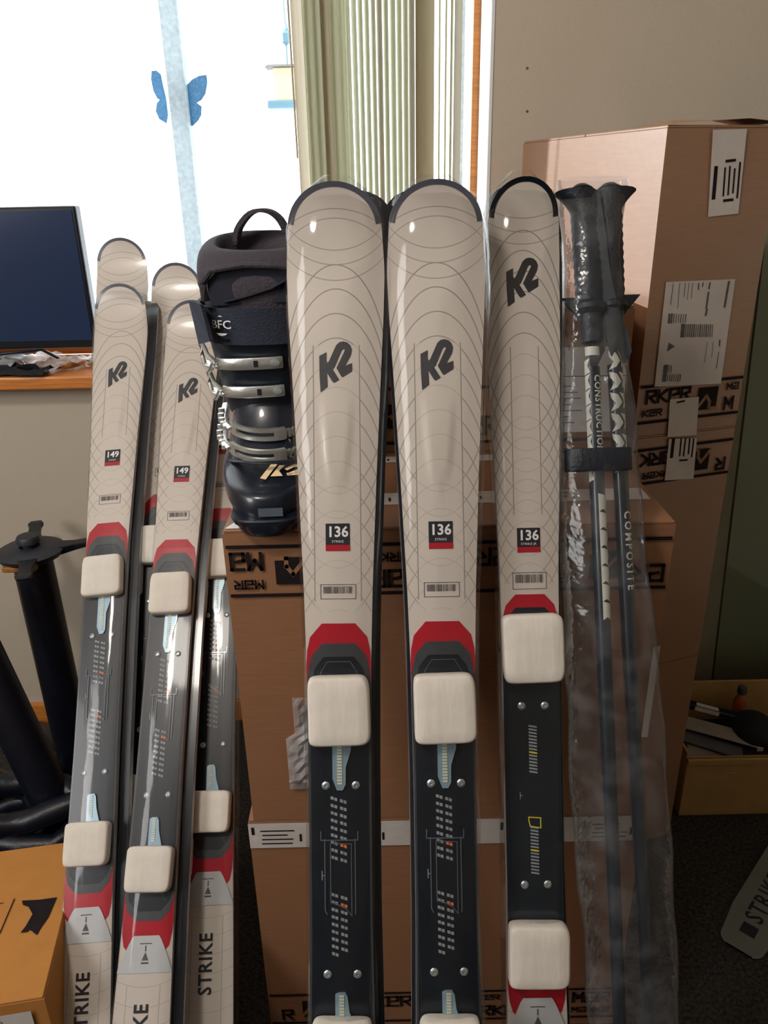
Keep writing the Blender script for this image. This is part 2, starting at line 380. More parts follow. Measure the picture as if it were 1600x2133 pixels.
# bird feeder outside
fp = atY(600, 217, 2.5)
fd = empty('bird_feeder', T(fp.x, fp.y, fp.z), 'yellow bird feeder, coloured pale for glare, with a blue tray hanging outside the window', 'feeder')
part('tray', MB().box((-.055, -.04, -.014), (.06, .04, .008)).mesh('tray', M_feedB, bevel=.006), fd)
part('house', MB().box((-.034, -.025, .008), (.05, .025, .09)).mesh('house', M_feedY, bevel=.003), fd)
part('roof', MB().add([(-.056,-.035,.090),(.06,-.035,.090),(.06,.035,.090),(-.056,.035,.090),(-.05,0,.1),(.055,0,.1)], [(0,1,5,4),(2,3,4,5),(0,4,3),(1,2,5),(3,2,1,0)]).mesh('roof', M_greyink), fd)
part('hook', MB().tube([(.005,0,.098),(.005,0,.16),(.012,0,.18),(.005,0,.2),(.005,0,.7)], .0022, 6).mesh('hook', M_feedB), fd)
part('chain_ball', MB().lathe([(.001,-.022),(.013,-.012),(.014,.008),(.001,.022)], 12).mesh('ball', M_feedB), fd, T(.005, 0, .165))

# ------------------------------------------------------------------ cartons
def carton(label, M, w_, d_, h_, mt=M_card, group=None, bulge=.004, name='cardboard_box', lid_gap=None, cat='box'):
    """local origin = front left bottom corner; x along the front, y away, z up. flaps are separate boards on top."""
    e = empty(name, M, label, cat, group)
    bm = bmesh.new(); bmesh.ops.create_cube(bm, size=1)
    for v in bm.verts: v.co = Vector(((v.co.x+.5)*w_, (v.co.y+.5)*d_, (v.co.z+.5)*(h_-.004)))
    bmesh.ops.subdivide_edges(bm, edges=bm.edges, cuts=7, use_grid_fill=True)
    for v in bm.verts:
        a, b, c = v.co.x/w_, v.co.y/d_, v.co.z/(h_-.004); s = .0
        k = bulge*.35
        if b < 1e-4: v.co.y -= k*math.sin(PI*a)*math.sin(PI*c)
        if b > 1-1e-4: v.co.y += k*math.sin(PI*a)*math.sin(PI*c)
        if a < 1e-4: v.co.x -= k*math.sin(PI*b)*math.sin(PI*c)
        if a > 1-1e-4: v.co.x += k*math.sin(PI*b)*math.sin(PI*c)
    me = bpy.data.meshes.new('carton_body'); bm.to_mesh(me); bm.free(); me.materials.append(mt)
    for p in me.polygons: p.use_smooth = True
    me.set_sharp_from_angle(angle=.5)
    part('carton_body', me, e)
    g = .0015; hy = d_/2
    if lid_gap == 0: g, hy = 0, d_-.004
    for y0, y1 in ((.001, hy-g), (hy+g, d_-.001)):
        part('flap', MB().box((.001, y0, h_-.004), (w_-.001, y1, h_)).mesh('flap', mt, bevel=.001, seg=1), e)
    e['w'] = w_; del e['w']
    return e
# face maps for flat print (u along the face, v up)
def front_face(u, v, l): return (u, -l-.0022, v)
def top_face(h_):
    return lambda u, v, l: (u, v, h_+l)
BH = .438
# --- front stack (two large cartons, one flat carton on top at the back)
FX, FY = -.197, .8235
c2 = carton('large brown carton on the floor, lower of the two front boxes behind the leaning skis', T(FX, FY, 0), .548, .60, BH-.0)
ink = Ink(front_face); brand_band(ink, .003, .545, .018, .087, phase=.092, first_big_top=False)
part('printed_band', ink.mesh('band', [M_ink, M_card]), c2)
# white printed tape running over the joint
def tape_x(e, u0, u1, v0, v1, seed, face=front_face, texts=True, vertical=False):
    tp = Ink(face, .0006); n = 14
    tp.rect(u0, v0, u1, v1, 0)
    t = part('tape', tp.mesh('tape', M_tape), e)
    if texts:
        k = Ink(face, .0011); r = random.Random(seed)
        if not vertical:
            u = u0+.004; hh = v1-v0
            while u < u1-.075:
                k.rect(u, v0+hh*.55, u+.004, v0+hh*.85)
                for j in range(4):
                    a = u+.012+r.uniform(0, .004); k.rect(a, v0+hh*(.16+j*.17), a+r.uniform(.034, .05), v0+hh*(.16+j*.17)+.0022)
                k.rect(u+.066, v0+hh*.25, u+.069, v0+hh*.55)
                u += .115
        part('tape_print', k.mesh('tape_print', M_ink), t)
    return t
tape_x(c2, .0, .545, BH-.048, BH-.003, 3)
c1 = carton('large brown carton standing on the lower front box, ski boot on top of it', T(FX+.008, FY, BH+.001), .528, .60, BH)
ink = Ink(front_face); brand_band(ink, .003, .525, BH-.087, BH-.018, phase=.084, flip=True, first_big_top=True)
part('printed_band', ink.mesh('band', [M_ink, M_card]), c1)
H1 = 2*BH+.001
tf = top_face(BH)
for (ya, yb, sd) in ((1022, 1046, 5), (946, 958, 6)):
    a, b = atZ(1100, yb, H1), atZ(1100, ya, H1)
    tape_x(c1, 0.01, .52, a.y-FY, b.y-FY, sd, face=tf)
# white tape corner on the left of the top and side tapes on the right
tc_ = Ink(tf, .0008); tc_.poly([(.003, .004), (.06, .004), (.024, .05)]); part('tape', tc_.mesh('corner_tape', M_wht), c1, label='white corner of tape')
rf = lambda u, v, l: (.528+l+.0022, u, v)
tr_ = Ink(rf, .0006); tr_.rect(.012, .01, .058, .16); part('tape', tr_.mesh('side_tape', M_tape), c1)
tr2 = Ink(front_face, .0006); tr2.rect(.520, .13, .5285, .27); tr2.rect(.520, .0, .5285, .075); part('tape', tr2.mesh('side_tape', M_tape), c1)
# small zip bag taped on the front of c1
zb = empty('document_pouch', T(-.134, FY-.0045, .497), 'crumpled clear document pouch stuck on the upper front box beside the foam pad', 'pouch')
zm = MB(); nx, nz = 10, 16; r = random.Random(4)
vs = [(x*.06/nx*1.25 + (.012 if z > nz*.6 else 0), -.001-.005*r.random()*(0 < x < nx)*(0 < z < nz), z*.148/nz) for z in range(nz+1) for x in range(nx+1)]
zm.add(vs, [(z*(nx+1)+x, z*(nx+1)+x+1, (z+1)*(nx+1)+x+1, (z+1)*(nx+1)+x) for z in range(nz) for x in range(nx)])
part('pouch_film', zm.mesh('pouch_film', M_poly), zb)
part('folded_paper', MB().box((.022, -.0006, .035), (.066, .0004, .13)).mesh('paper', M_paper), zb)
part('zip_strip', MB().box((0, -.002, .012), (.074, -.0005, .016)).mesh('zip', M_tape), zb)

# flat carton lying on the front stack
c3 = carton('flat carton lying at the back on the upper front box, half hidden by the poles', T(-.10, 1.093, H1+.001), .452, .30, .205)
ink = Ink(front_face); brand_band(ink, .003, .449, .012, .098, phase=.05, first_big_top=True)
bx = .118; ink.poly([(bx, .016), (bx+.055, .016), (bx+.055, .092), (bx, .092)], lift=.0006); ink.stroke([(bx, .03), (bx+.05, .08)], .012, mi=1, lift=.001)
part('printed_band', ink.mesh('band', [M_ink, M_card]), c3)
lb = Ink(front_face, .0012); lb.rect(.343, .026, .448, .150); lo = part('shipping_label', lb.mesh('label', M_wht), c3)
lp = Ink(front_face, .0016); lp.rect(.343, .108, .448, .1092); lp.rect(.41, .03, .4108, .108)
for i in range(7): lp.rect(.35, .04+i*.009, .35+.02+.03*random.random(), .0412+i*.009)
part('label_print', lp.mesh('label_print', M_greyink), lo)

# --- right stack: three cartons turned towards the window
ang = math.atan2(.055, .183); RS = T(.39, 1.155, 0) @ RZ(ang)
SW, SD, SH = .190, .425, .436
def face_uv(x, y):
    n = (RS.to_3x3() @ Vector((0, -1, 0))); o = RS.translation; d = ray(x, y)
    t = (o-EYE).dot(n)/d.dot(n); q = RS.inverted() @ (EYE+d*t); return q.x, q.z
stack = []
for k, lab in enumerate(('bottom carton of the tall stack against the right wall', 'middle carton of the right stack, its printed band upside down', 'tall top carton of the right stack with the big shipping label')):
    stack.append(carton(lab, RS @ T(0, 0, k*(SH+.0004)), SW, SD, SH, bulge=.006, group=None, mt=M_cardG))
ink = Ink(front_face); z0 = 2*SH
v0 = face_uv(1340, 884)[1]-z0; v1 = face_uv(1340, 804)[1]-z0
brand_band(ink, .002, SW-.002, v0, v1, phase=.036, first_big_top=True); part('printed_band', ink.mesh('band', [M_ink, M_card]), stack[2])
ink = Ink(front_face); brand_band(ink, .002, SW-.002, SH-v1, SH-v0, phase=.10, flip=True, first_big_top=True); part('printed_band', ink.mesh('band', [M_ink, M_card]), stack[1])
def quad_on(e, pts, zoff, mm, name, lift=.0008):
    k = Ink(front_face, lift); k.poly([(face_uv(x, y)[0], face_uv(x, y)[1]-zoff) for x, y in pts]); return part(name, k.mesh(name, mm), e)
t1 = quad_on(stack[2], [(1482, 272), (1553, 270), (1535, 446), (1472, 453)], z0, M_tape, 'tape')
k = Ink(front_face, .0013)
def lineon(pts, wd, zoff=z0, mi=0):
    k.stroke([(face_uv(x, y)[0], face_uv(x, y)[1]-zoff) for x, y in pts], wd, mi)
for pts, wd in (([(1510, 337), (1527, 335)], .0035), ([(1505, 419), (1522, 417)], .0035), ([(1507, 352), (1503, 408)], .0026), ([(1517, 349), (1513, 406)], .0026),
                ([(1527, 354), (1523, 402)], .0026), ([(1538, 341), (1532, 412)], .0030), ([(1488, 352), (1483, 412)], .0058)): lineon(pts, wd)
part('tape_print', k.mesh('tape_print', M_ink), t1)
t2 = quad_on(stack[2], [(1393, 832), (1453, 826), (1448, 906), (1388, 910)], z0, M_tape, 'tape', .0012)
k = Ink(front_face, .0016); lineon([(1408, 838), (1422, 835)], .003); part('tape_print', k.mesh('tape_print', M_ink), t2)
z1 = SH
t3 = quad_on(stack[1], [(1391, 914), (1449, 912), (1442, 996), (1382, 1000)], z1, M_tape, 'tape', .0012)
k = Ink(front_face, .0016)
for pts, wd in (([(1400, 915), (1396, 950)], .0055), ([(1416, 914), (1413, 948)], .0026), ([(1425, 914), (1421, 948)], .0026), ([(1434, 914), (1431, 944)], .0026), ([(1442, 914), (1438, 950)], .0026), ([(1414, 958), (1428, 957)], .003)): lineon(pts, wd, z1)
part('tape_print', k.mesh('tape_print', M_ink), t3)
# shipping label of the top carton
l1 = quad_on(stack[2], [(1385, 588), (1529, 582), (1499, 799), (1361, 806)], z0, M_paper, 'shipping_label')
k = Ink(front_face, .0013); S8 = .1125
def Z6(x, y): return (1360+x*S8, 570+y*S8)
for a, b, wd in (((1375,165),(1300,610),.0036), ((1000,360),(960,640),.003), ((975,670),(950,770),.003), ((350,200),(300,580),.0009), ((470,180),(430,640),.0008), ((570,180),(550,430),.0008), ((640,180),(610,480),.0008),
                 ((710,180),(680,450),.0008), ((820,190),(815,290),.002), ((900,180),(890,240),.0018), ((1030,180),(1010,270),.0026), ((1210,1240),(1205,1330),.0026), ((1190,1460),(1150,1750),.0012), ((980,1270),(930,1650),.0007), ((1090,1270),(1060,1540),.0007)):
    lineon([Z6(*a), Z6(*b)], wd)
for (x0, y0, x1, y1, n) in ((250,760,600,905,8), (490,950,1090,1165,16), (165,1705,330,1830,5), (150,1870,500,1985,9)):
    rr = random.Random(x0)
    for i in range(n):
        x = x0+(x1-x0)*(i+.5)/n; lineon([Z6(x+8, y0), Z6(x-8, y1)], (.0022 if i < 2 else .001)+rr.random()*.0012)
k.poly([(face_uv(*Z6(a, b))[0], face_uv(*Z6(a, b))[1]-z0) for a, b in ((270,1280),(380,1350),(240,1440))])
part('label_print', k.mesh('label_print', M_greyink), l1)
part('lifted_flap', MB().add([(.0,-.001,SH+.001),(.07,-.001,SH+.005),(.13,-.001,SH+.008),(SW,-.001,SH+.003),(0,.09,SH+.002),(.07,.09,SH+.012),(.13,.09,SH+.012),(SW,.09,SH+.003)], [(0,1,5,4),(1,2,6,5),(2,3,7,6)]).mesh('lifted_flap', M_card), stack[2])

# --- orange box at the lower left
OB = carton('orange-brown box with a black arrow mark in the lower left corner', T(-.446, .673, 0) @ RZ(math.radians(9)) @ T(-.45, 0, 0), .45, .262, .30, mt=M_cardO, bulge=.002, lid_gap=0)
om = OB.matrix_world.inverted()
k = Ink(lambda u, v, l: (u, v, .30+l), .0012)
def topl(x, y): q = om @ atZ(x, y, .30); return (q.x, q.y)
k.poly([topl(x, y) for x, y in ((46,1877),(84,1875),(119,1870),(101,1912),(84,1936),(77,1949),(63,1938),(56,1943),(43,1944),(54,1930),(68,1905),(60,1890),(48,1886))])
k.stroke([topl(30, 1874), topl(0, 1945)], .0016)
k.stroke([topl(7, 1882), topl(-20, 1886)], .0012)
part('arrow_print', k.mesh('arrow', M_ink), OB)
k = Ink(front_face, .0010); k.rect(.25, .13, .432, .283); lb = part('shipping_label', k.mesh('label', M_paper), OB)
k = Ink(front_face, .0014); k.text('R · 3', .385, .268, .012); part('label_print', k.mesh('txt', M_greyink), lb)
k = Ink(front_face, .0014); k.rect(.37, .20, .42, .259); part('red_print', k.mesh('redp', M_red), lb)

# ------------------------------------------------------------------ skis
SPEC = {
 'adult': dict(L=1.36, prof=[(0,.060),(.05,.099),(.10,.1045),(.15,.101),(.2,.0955),(.32,.083),(.44,.0725),(.52,.0680),(.65,.0655),(.8,.0660),(1.0,.072),(1.2,.084),(1.32,.088),(1.36,.07)], s0=.052,
      logo=(.201, 1.0), vl=(.178, .47, .0245), size='136', lab=(.3675, .3965, .0255), bar=(.432, .447, .037), red=.473, dark=.494, pad=(.526,.598), pad2=(.886,.956), rail=(.596,.648), rail2=(.862,.895),
      screws=(.6435,.843), sc=(.656,.723), win=(.700,.779), sc2=(.758,.822), red2=(.995,1.020), strike=None, c0=.092, d=.0262, a=.122, b=.0545, arcs=[(.030,.075,1),(.0405,.062,1),(.076,.060,-1),(.092,.062,-1),(.109,.064,-1)]),
 'long': dict(L=1.49, prof=[(0,.060),(.05,.096),(.10,.101),(.15,.099),(.2,.094),(.32,.083),(.46,.0740),(.52,.0700),(.65,.0670),(.85,.0665),(1.05,.071),(1.2,.078),(1.4,.086),(1.49,.07)], s0=.052,
      logo=(.193, 1.0), vl=(.18, .34, .0215), size='149', lab=(.347,.3775,.0265), bar=(.433,.449,.036), red=.484, dark=.508, pad=(.546,.614), pad2=(.952,1.012), rail=(.612,.674), rail2=(.914,.955),
      screws=(.676,.884), sc=(.684,.752), win=(.738,.806), sc2=(.790,.856), red2=(1.040,1.066), strike=(1.187, .020), c0=.10, d=.0275, a=.13, b=.0545, arcs=[(.030,.075,1),(.042,.062,1),(.080,.060,-1),(.096,.062,-1),(.112,.064,-1)]),
 'junior': dict(L=1.36, prof=[(0,.050),(.05,.0785),(.09,.0825),(.15,.0815),(.2,.080),(.32,.0725),(.44,.0650),(.52,.0630),(.65,.0625),(.8,.0620),(1.0,.068),(1.2,.074),(1.32,.078),(1.36,.06)], s0=.047,
      logo=(.121, 1.0), vl=(.193, .40, .0155), size='136', lab=(.3945,.4215,.0255), bar=(.444,.462,.037), red=.468, dark=.4825, pad=(.488,.563), pad2=(.827,.896), rail=None, rail2=None,
      screws=(.591,.789), sc=(.612,.664), win=None, sc2=(.724,.778), red2=(.897,.915), strike=(1.02, .020), c0=.062, d=.0232, a=.112, b=.0445, arcs=[(.048,.07,-1),(.064,.07,-1),(.078,.07,-1)]),
}
def topsheet_mat(name, sp):
    """white topsheet printed with fine grey arcs: a chain of shifted ellipses, a few flat arcs near the tip, two thin rails"""
    M = bpy.data.materials.new(name); M.use_nodes = True; nt = M.node_tree; N = nt.nodes; Lk = nt.links
    b = N['Principled BSDF']; b.inputs['Roughness'].default_value = .32; b.inputs['Coat Weight'].default_value = .3; b.inputs['Coat Roughness'].default_value = .12
    uv = N.new('ShaderNodeUVMap'); uv.uv_map = 'UVMap'; sx = N.new('ShaderNodeSeparateXYZ'); Lk.new(uv.outputs[0], sx.inputs[0])
    X, S = sx.outputs[0], sx.outputs[1]
    def m(op, a, b_=None, c=None, clamp=False):
        n = N.new('ShaderNodeMath'); n.operation = op; n.use_clamp = clamp
        for i, v in enumerate((a, b_, c)):
            if v is None: continue
            if isinstance(v, (int, float)): n.inputs[i].default_value = v
            else: Lk.new(v, n.inputs[i])
        return n.outputs[0]
    xb = m('DIVIDE', X, sp['b']); x2 = m('MULTIPLY', xb, xb)
    rt = m('SQRT', m('MAXIMUM', m('SUBTRACT', 1.0, x2), .0025))
    h = m('MULTIPLY', rt, sp['a'])
    slope = m('MULTIPLY', m('DIVIDE', m('ABSOLUTE', xb), rt), sp['a']/sp['b'])
    norm = m('SQRT', m('ADD', m('MULTIPLY', slope, slope), 1.0))
    lines = []
    s_end = sp['red']-.012
    for sign in (1, -1):
        q = m('ADD', S, h) if sign == 1 else m('SUBTRACT', S, h)
        q = m('DIVIDE', m('SUBTRACT', q, sp['c0']+sp['a']), sp['d'])
        fr = m('PINGPONG', q, .5)
        fr = m('MULTIPLY', m('DIVIDE', fr, norm), sp['d'])
        ln = m('SUBTRACT', 1.0, m('DIVIDE', fr, .00092), clamp=True)
        ln = m('MULTIPLY', ln, m('GREATER_THAN', q, -.3))
        lines.append(ln)
    tot = m('MAXIMUM', *lines)
    tot = m('MULTIPLY', tot, m('LESS_THAN', S, s_end))
    inside = m('MULTIPLY', m('LESS_THAN', m('ABSOLUTE', X), sp['vl'][2]), m('GREATER_THAN', S, sp['vl'][0]))
    tot = m('MULTIPLY', tot, m('SUBTRACT', 1.0, m('MULTIPLY', inside, .62)))
    fade = N.new('ShaderNodeMapRange'); Lk.new(S, fade.inputs[0]); fade.inputs[1].default_value = .1; fade.inputs[2].default_value = s_end; fade.inputs[3].default_value = 1; fade.inputs[4].default_value = .6
    tot = m('MULTIPLY', tot, fade.outputs[0])
    for s_, R_, sg in sp['arcs']:
        rr = m('MULTIPLY', m('SUBTRACT', R_, m('SQRT', m('MAXIMUM', m('SUBTRACT', R_*R_, m('MULTIPLY', X, X)), 1e-6))), sg)
        dd = m('ABSOLUTE', m('SUBTRACT', m('SUBTRACT', S, s_), rr))
        ln = m('MULTIPLY', m('SUBTRACT', 1.0, m('DIVIDE', dd, .0009), clamp=True), m('LESS_THAN', m('ABSOLUTE', X), R_*.97))
        tot = m('MAXIMUM', tot, m('MULTIPLY', ln, .8))
    vd = m('ABSOLUTE', m('SUBTRACT', m('ABSOLUTE', X), sp['vl'][2]))
    vl = m('MULTIPLY', m('SUBTRACT', 1.0, m('DIVIDE', vd, .00085), clamp=True), m('MULTIPLY', m('GREATER_THAN', S, sp['vl'][0]), m('LESS_THAN', S, sp['vl'][1]-.02)))
    tot = m('MAXIMUM', tot, vl)
    # tail arcs
    ta = m('PINGPONG', m('DIVIDE', m('SUBTRACT', S, m('MULTIPLY', m('MULTIPLY', X, X), -6.0)), .024), .5)
    ta = m('MULTIPLY', m('SUBTRACT', 1.0, m('DIVIDE', ta, .03), clamp=True), m('GREATER_THAN', S, sp['red2'][1]+.01))
    tot = m('MAXIMUM', tot, m('MULTIPLY', ta, .45))
    vt = m('MULTIPLY', m('SUBTRACT', 1.0, m('DIVIDE', m('ABSOLUTE', m('SUBTRACT', m('ABSOLUTE', X), .0225)), .0008), clamp=True), m('GREATER_THAN', S, sp['red2'][1]+.06))
    tot = m('MAXIMUM', tot, m('MULTIPLY', vt, .7))
    ns = N.new('ShaderNodeTexNoise'); ns.inputs['Scale'].default_value = 6; Lk.new(uv.outputs[0], ns.inputs[0])
    base = N.new('ShaderNodeMix'); base.data_type = 'RGBA'; base.inputs[6].default_value = (*lin((208, 198, 188)), 1); base.inputs[7].default_value = (*lin((216, 206, 196)), 1); Lk.new(ns.outputs[0], base.inputs[0])
    mx = N.new('ShaderNodeMix'); mx.data_type = 'RGBA'; Lk.new(m('MULTIPLY', tot, .85), mx.inputs[0]); Lk.new(base.outputs[2], mx.inputs[6]); mx.inputs[7].default_value = (*lin((92, 88, 88)), 1)
    Lk.new(mx.outputs[2], b.inputs['Base Color'])
    return M
def interp(tab, s):
    for (a, va), (b, vb) in zip(tab, tab[1:]):
        if s <= b:
            t = (s-a)/(b-a); t = t*t*(3-2*t) if False else t; return va+(vb-va)*t
    return tab[-1][1]
# the two-character emblem, traced in its own 16x unit grid (x right, y down)
LOGO_K = [(235,610),(470,490),(465,760),(500,840),(550,780),(680,500),(790,260),(900,165),(1020,140),(1150,175),(1250,270),(1300,410),(1260,600),(1075,935),(1300,850),(1300,1115),(985,1310),(940,1270),(790,1010),(1065,450),(1060,400),(1010,395),(965,430),(720,1000),(665,1045),(880,1390),(710,1490),(650,1440),(480,1150),(500,1620),(270,1790),(240,1200)]
def make_kit(key):
    sp = SPEC[key]; L = sp['L']; top = topsheet_mat('topsheet_'+key, sp)
    ML = M_logo2 if key == 'junior' else M_logo
    def hw(s):
        wv = interp(sp['prof'], s)/2
        if s < sp['s0']: wv = interp(sp['prof'], sp['s0'])/2*math.sqrt(max(0, 1-((sp['s0']-s)/sp['s0'])**2))
        e = L-s
        if e < .02: wv *= math.sqrt(max(.0, 1-((.02-e)/.02)**2))*.5+.5
        return wv
    def th(s): return interp([(0, .004), (.15, .007), (.5, .014), (.95, .014), (1.3, .007), (1.5, .004)], s)
    def curl(s): return (.034*((.12-s)/.12)**2 if s < .12 else 0)
    def ly(s): return L-s-.50*curl(s)
    ridge_a, ridge_b = sp['logo'][0]+.027, .335
    def surf(x, s):
        z = curl(s)+th(s)-.0012*(x/.05)**2
        if ridge_a < s < ridge_b and key != 'junior':
            k_ = (s-ridge_a)/(ridge_b-ridge_a); wr = .0205*(1-.42*k_)*min(1, (1-k_)*5+.02)
            e_ = max(0, min(1, (wr-abs(x))/.005)); z += .0024*e_*e_*(3-2*e_)*min(1, k_*3)
        return z
    def f(x, s, l): return (x, ly(s), surf(x, s)+l)
    ss = [0.0002, .0008, .002, .004, .007, .011, .016, .022, .028, .034, .04, .046, .052, .06, .07]+[.08+.0125*i for i in range(int((L-.1)/.0125))]+[L-.016, L-.010, L-.005, L-.001]
    ss = sorted(ss); nx = 26; parts = []
    # topsheet
    t = MB(); uvs = []
    for s in ss:
        for i in range(nx+1): x = hw(s)*(i/nx*2-1); t.v.append(f(x, s, 0)); uvs.append((x, s))
    for r_ in range(len(ss)-1):
        for i in range(nx): t.f.append((r_*(nx+1)+i, (r_+1)*(nx+1)+i, (r_+1)*(nx+1)+i+1, r_*(nx+1)+i+1)); t.mi.append(0)
    me = bpy.data.meshes.new('topsheet'); me.from_pydata(t.v, [], t.f); me.materials.append(top)
    ul = me.uv_layers.new(name='UVMap')
    for lp_ in me.loops: ul.data[lp_.index].uv = uvs[lp_.vertex_index]
    for p in me.polygons: p.use_smooth = True
    if key == 'floor': me.materials.clear(); me.materials.append(mat('shade_grey_topsheet', (112, 115, 108), .5, noise=(12, .12)))  # grey colour stands in for the shade in this corner
    parts.append(('topsheet', me, None, None, None))
    # core: side walls and base
    b = MB(); rings = []
    for s in ss:
        h_ = hw(s); zt = surf(h_, s)-.0002; zb_ = curl(s)
        y_ = ly(s); rings.append([Vector((-h_, y_, zt)), Vector((h_, y_, zt)), Vector((h_, y_, zb_+.002)), Vector((h_, y_, zb_)), Vector((-h_, y_, zb_)), Vector((-h_, y_, zb_+.002))])
    n = 6
    vs = [p for r_ in rings for p in r_]; fs = []; mi = []
    for i in range(len(rings)-1):
        for j in (1, 2, 3, 4, 5):
            k_ = (j+1) % n; fs.append((i*n+j, i*n+k_, (i+1)*n+k_, (i+1)*n+j)); mi.append(0 if j in (1, 5) else 1)
    fs.append(tuple(range(n))); mi.append(1); fs.append(tuple((len(rings)-1)*n+j for j in range(n))); mi.append(1)
    b.v = vs; b.f = fs; b.mi = mi
    parts.append(('core', b.mesh('core', [M_white, M_base]), None, None, None))
    # tip guard rim
    g = MB(); rs = [s for s in ss if s < sp['s0']*1.0]
    outl = [(-hw(s), s) for s in rs[::-1]]+[(hw(s), s) for s in rs]
    cen = (0, sp['s0']*1.15); A = []; B = []
    for x, s in outl:
        dx, dy = x-cen[0], s-cen[1]; l = math.hypot(dx, dy); k_ = (l-.0062)/l
        A.append(f(x*.995, s, .0005)); B.append(f(cen[0]+dx*k_, cen[1]+dy*k_, .0005))
    nA = len(A); g.add(A+B, [(i, i+1, nA+i+1, nA+i) for i in range(nA-1)])
    parts.append(('tip_guard', g.mesh('tip_guard', M_tipg if key != 'junior' else M_base), None, None, None))
    # emblem
    c = Ink(f, .0006); u = .0000326*(1 if key != 'junior' else 1.02); sc_ = sp['logo'][0]
    if key == 'long': u *= .98
    c.poly([((x-790)*u, sc_+(y-960)*u) for x, y in LOGO_K]); parts.append(('emblem', c.mesh('emblem', ML), None, None, None))
    # size label
    a_, b_, wl = sp['lab']; c = Ink(f, .0006); c.rect(-wl/2, a_, wl/2, a_+(b_-a_)*.78); pi = len(parts)
    parts.append(('size_label', c.mesh('size_label', M_black), None, None, None))
    c = Ink(f, .0009); c.rect(-wl/2, a_+(b_-a_)*.78, wl/2, b_); parts.append(('red_label_bar', c.mesh('red_bar', M_red), None, pi, None))
    fneg = lambda x, s, l: f(x, -s, l)
    c = Ink(fneg, .0010); c.text(sp['size'], 0, -(a_+(b_-a_)*.32), .0155, bold=.0004, sx=.98)
    c.text('STRIKE' if key != 'junior' else 'STRIKE JR', 0, -(a_+(b_-a_)*.66), .0036, sx=1.15)
    parts.append(('size_number', c.mesh('size_number', M_wht), None, pi, None))
    # barcode panel
    a_, b_, wl = sp['bar']; c = Ink(f, .0006)
    c.stroke([(-wl/2, a_), (wl/2, a_), (wl/2, b_), (-wl/2, b_), (-wl/2, a_)], .0006)
    rr = random.Random(5)
    for i in range(22): x = -wl*.42+wl*.84*i/22; c.rect(x, a_+.002, x+.0003+.0007*rr.random(), a_+(b_-a_)*.62)
    parts.append(('barcode', c.mesh('barcode', M_greyink), None, None, None))
    # red band, dark zone
    def arch(s_top, half, shoulder, s_bot, inv=False):
        """outline of a band that is rounded at its upper end"""
        sg = -1 if inv else 1; pts = []
        for i in range(9):
            t_ = i/8*PI/2; pts.append((half*(.5+.5*math.sin(t_))*1.0, s_top+sg*shoulder*(1-math.cos(t_))))
        pts = [(0, s_top)]+pts
        return pts
    def zone(s_top, sh, s_bot, sh_bot, lift, mm, name, inset=0.0, par=None, topw=.5):
        """area across the ski between two rounded ends"""
        rows = 40; z = MB(); V = []
        for i in range(rows+1):
            s = s_top+(s_bot-s_top)*(i/rows); h_ = hw(s)-inset
            def lim(d_, R_): 
                if R_ <= 0 or d_ >= R_: return 1
                q = d_/R_; return topw+(1-topw)*math.sqrt(max(0, 1-(1-q)**2))
            h_ *= min(lim(s-s_top, sh), lim(s_bot-s, sh_bot))
            for j in range(7): V.append(f(h_*(j/3-1), s, lift))
        z.add(V, [(i*7+j, i*7+j+1, i*7+8+j, i*7+7+j) for i in range(rows) for j in range(6)])
        parts.append((name, z.mesh(name, mm), None, par, None)); return len(parts)-1
    r2a, r2b = sp['red2']
    zone(sp['red'], .045, r2b+.028, .048, .0004, M_red, 'red_band')
    zone(sp['dark'], .05, r2a+.008, .045, .0009, M_plate2 if key != 'junior' else M_plateJ, 'grey_zone', inset=.0)
    zone(sp['dark']+.014, .06, r2a-.004, .04, .0013, M_plate if key != 'junior' else M_plateJ, 'binding_zone', inset=.0025)
    # white cut into red at the tail side: a white rounded patch
    def tailpatch():
        z = MB(); V = []; rows = 14; s1 = r2b+.045
        for i in range(rows+1):
            s = r2b+(s1-r2b)*i/rows; q = min(1, (s-r2b)/.042); h_ = (hw(s)+.0002)*(.48+.52*q**.8)
            for j in range(7): V.append((f(h_*(j/3-1), s, .0017)))
        z.add(V, [(i*7+j, i*7+j+1, i*7+8+j, i*7+7+j) for i in range(rows) for j in range(6)])
        parts.append(('tail_patch', z.mesh('tail_patch', M_white), None, None, None))
    tailpatch()
    # boot-centre sign on the tail patch
    c = Ink(f, .0021); s = r2b+.012
    c.rect(-.008, s-.003, .008, s-.0018); c.rect(-.0008, s, .0008, s+.007); c.poly([(-.0045, s+.018), (.0045, s+.018), (0, s+.008)]); c.rect(-.005, s+.020, .005, s+.0222)
    parts.append(('centre_mark', c.mesh('centre_mark', M_greyink), None, None, None))
    # outline in dark zone
    c = Ink(f, .0018); s = sp['dark']+.018; e = .016
    c.stroke([(-.024, s+.034), (-.019, s+.012), (-.012, s+.001), (.012, s+.001), (.019, s+.012), (.024, s+.034)], .0006)
    s2 = r2a-.006; c.stroke([(-.026, s2-.004), (-.017, s2-.02), (.017, s2-.02), (.026, s2-.004)], .0006)
    parts.append(('outline_print', c.mesh('outline', M_clear), None, None, None))
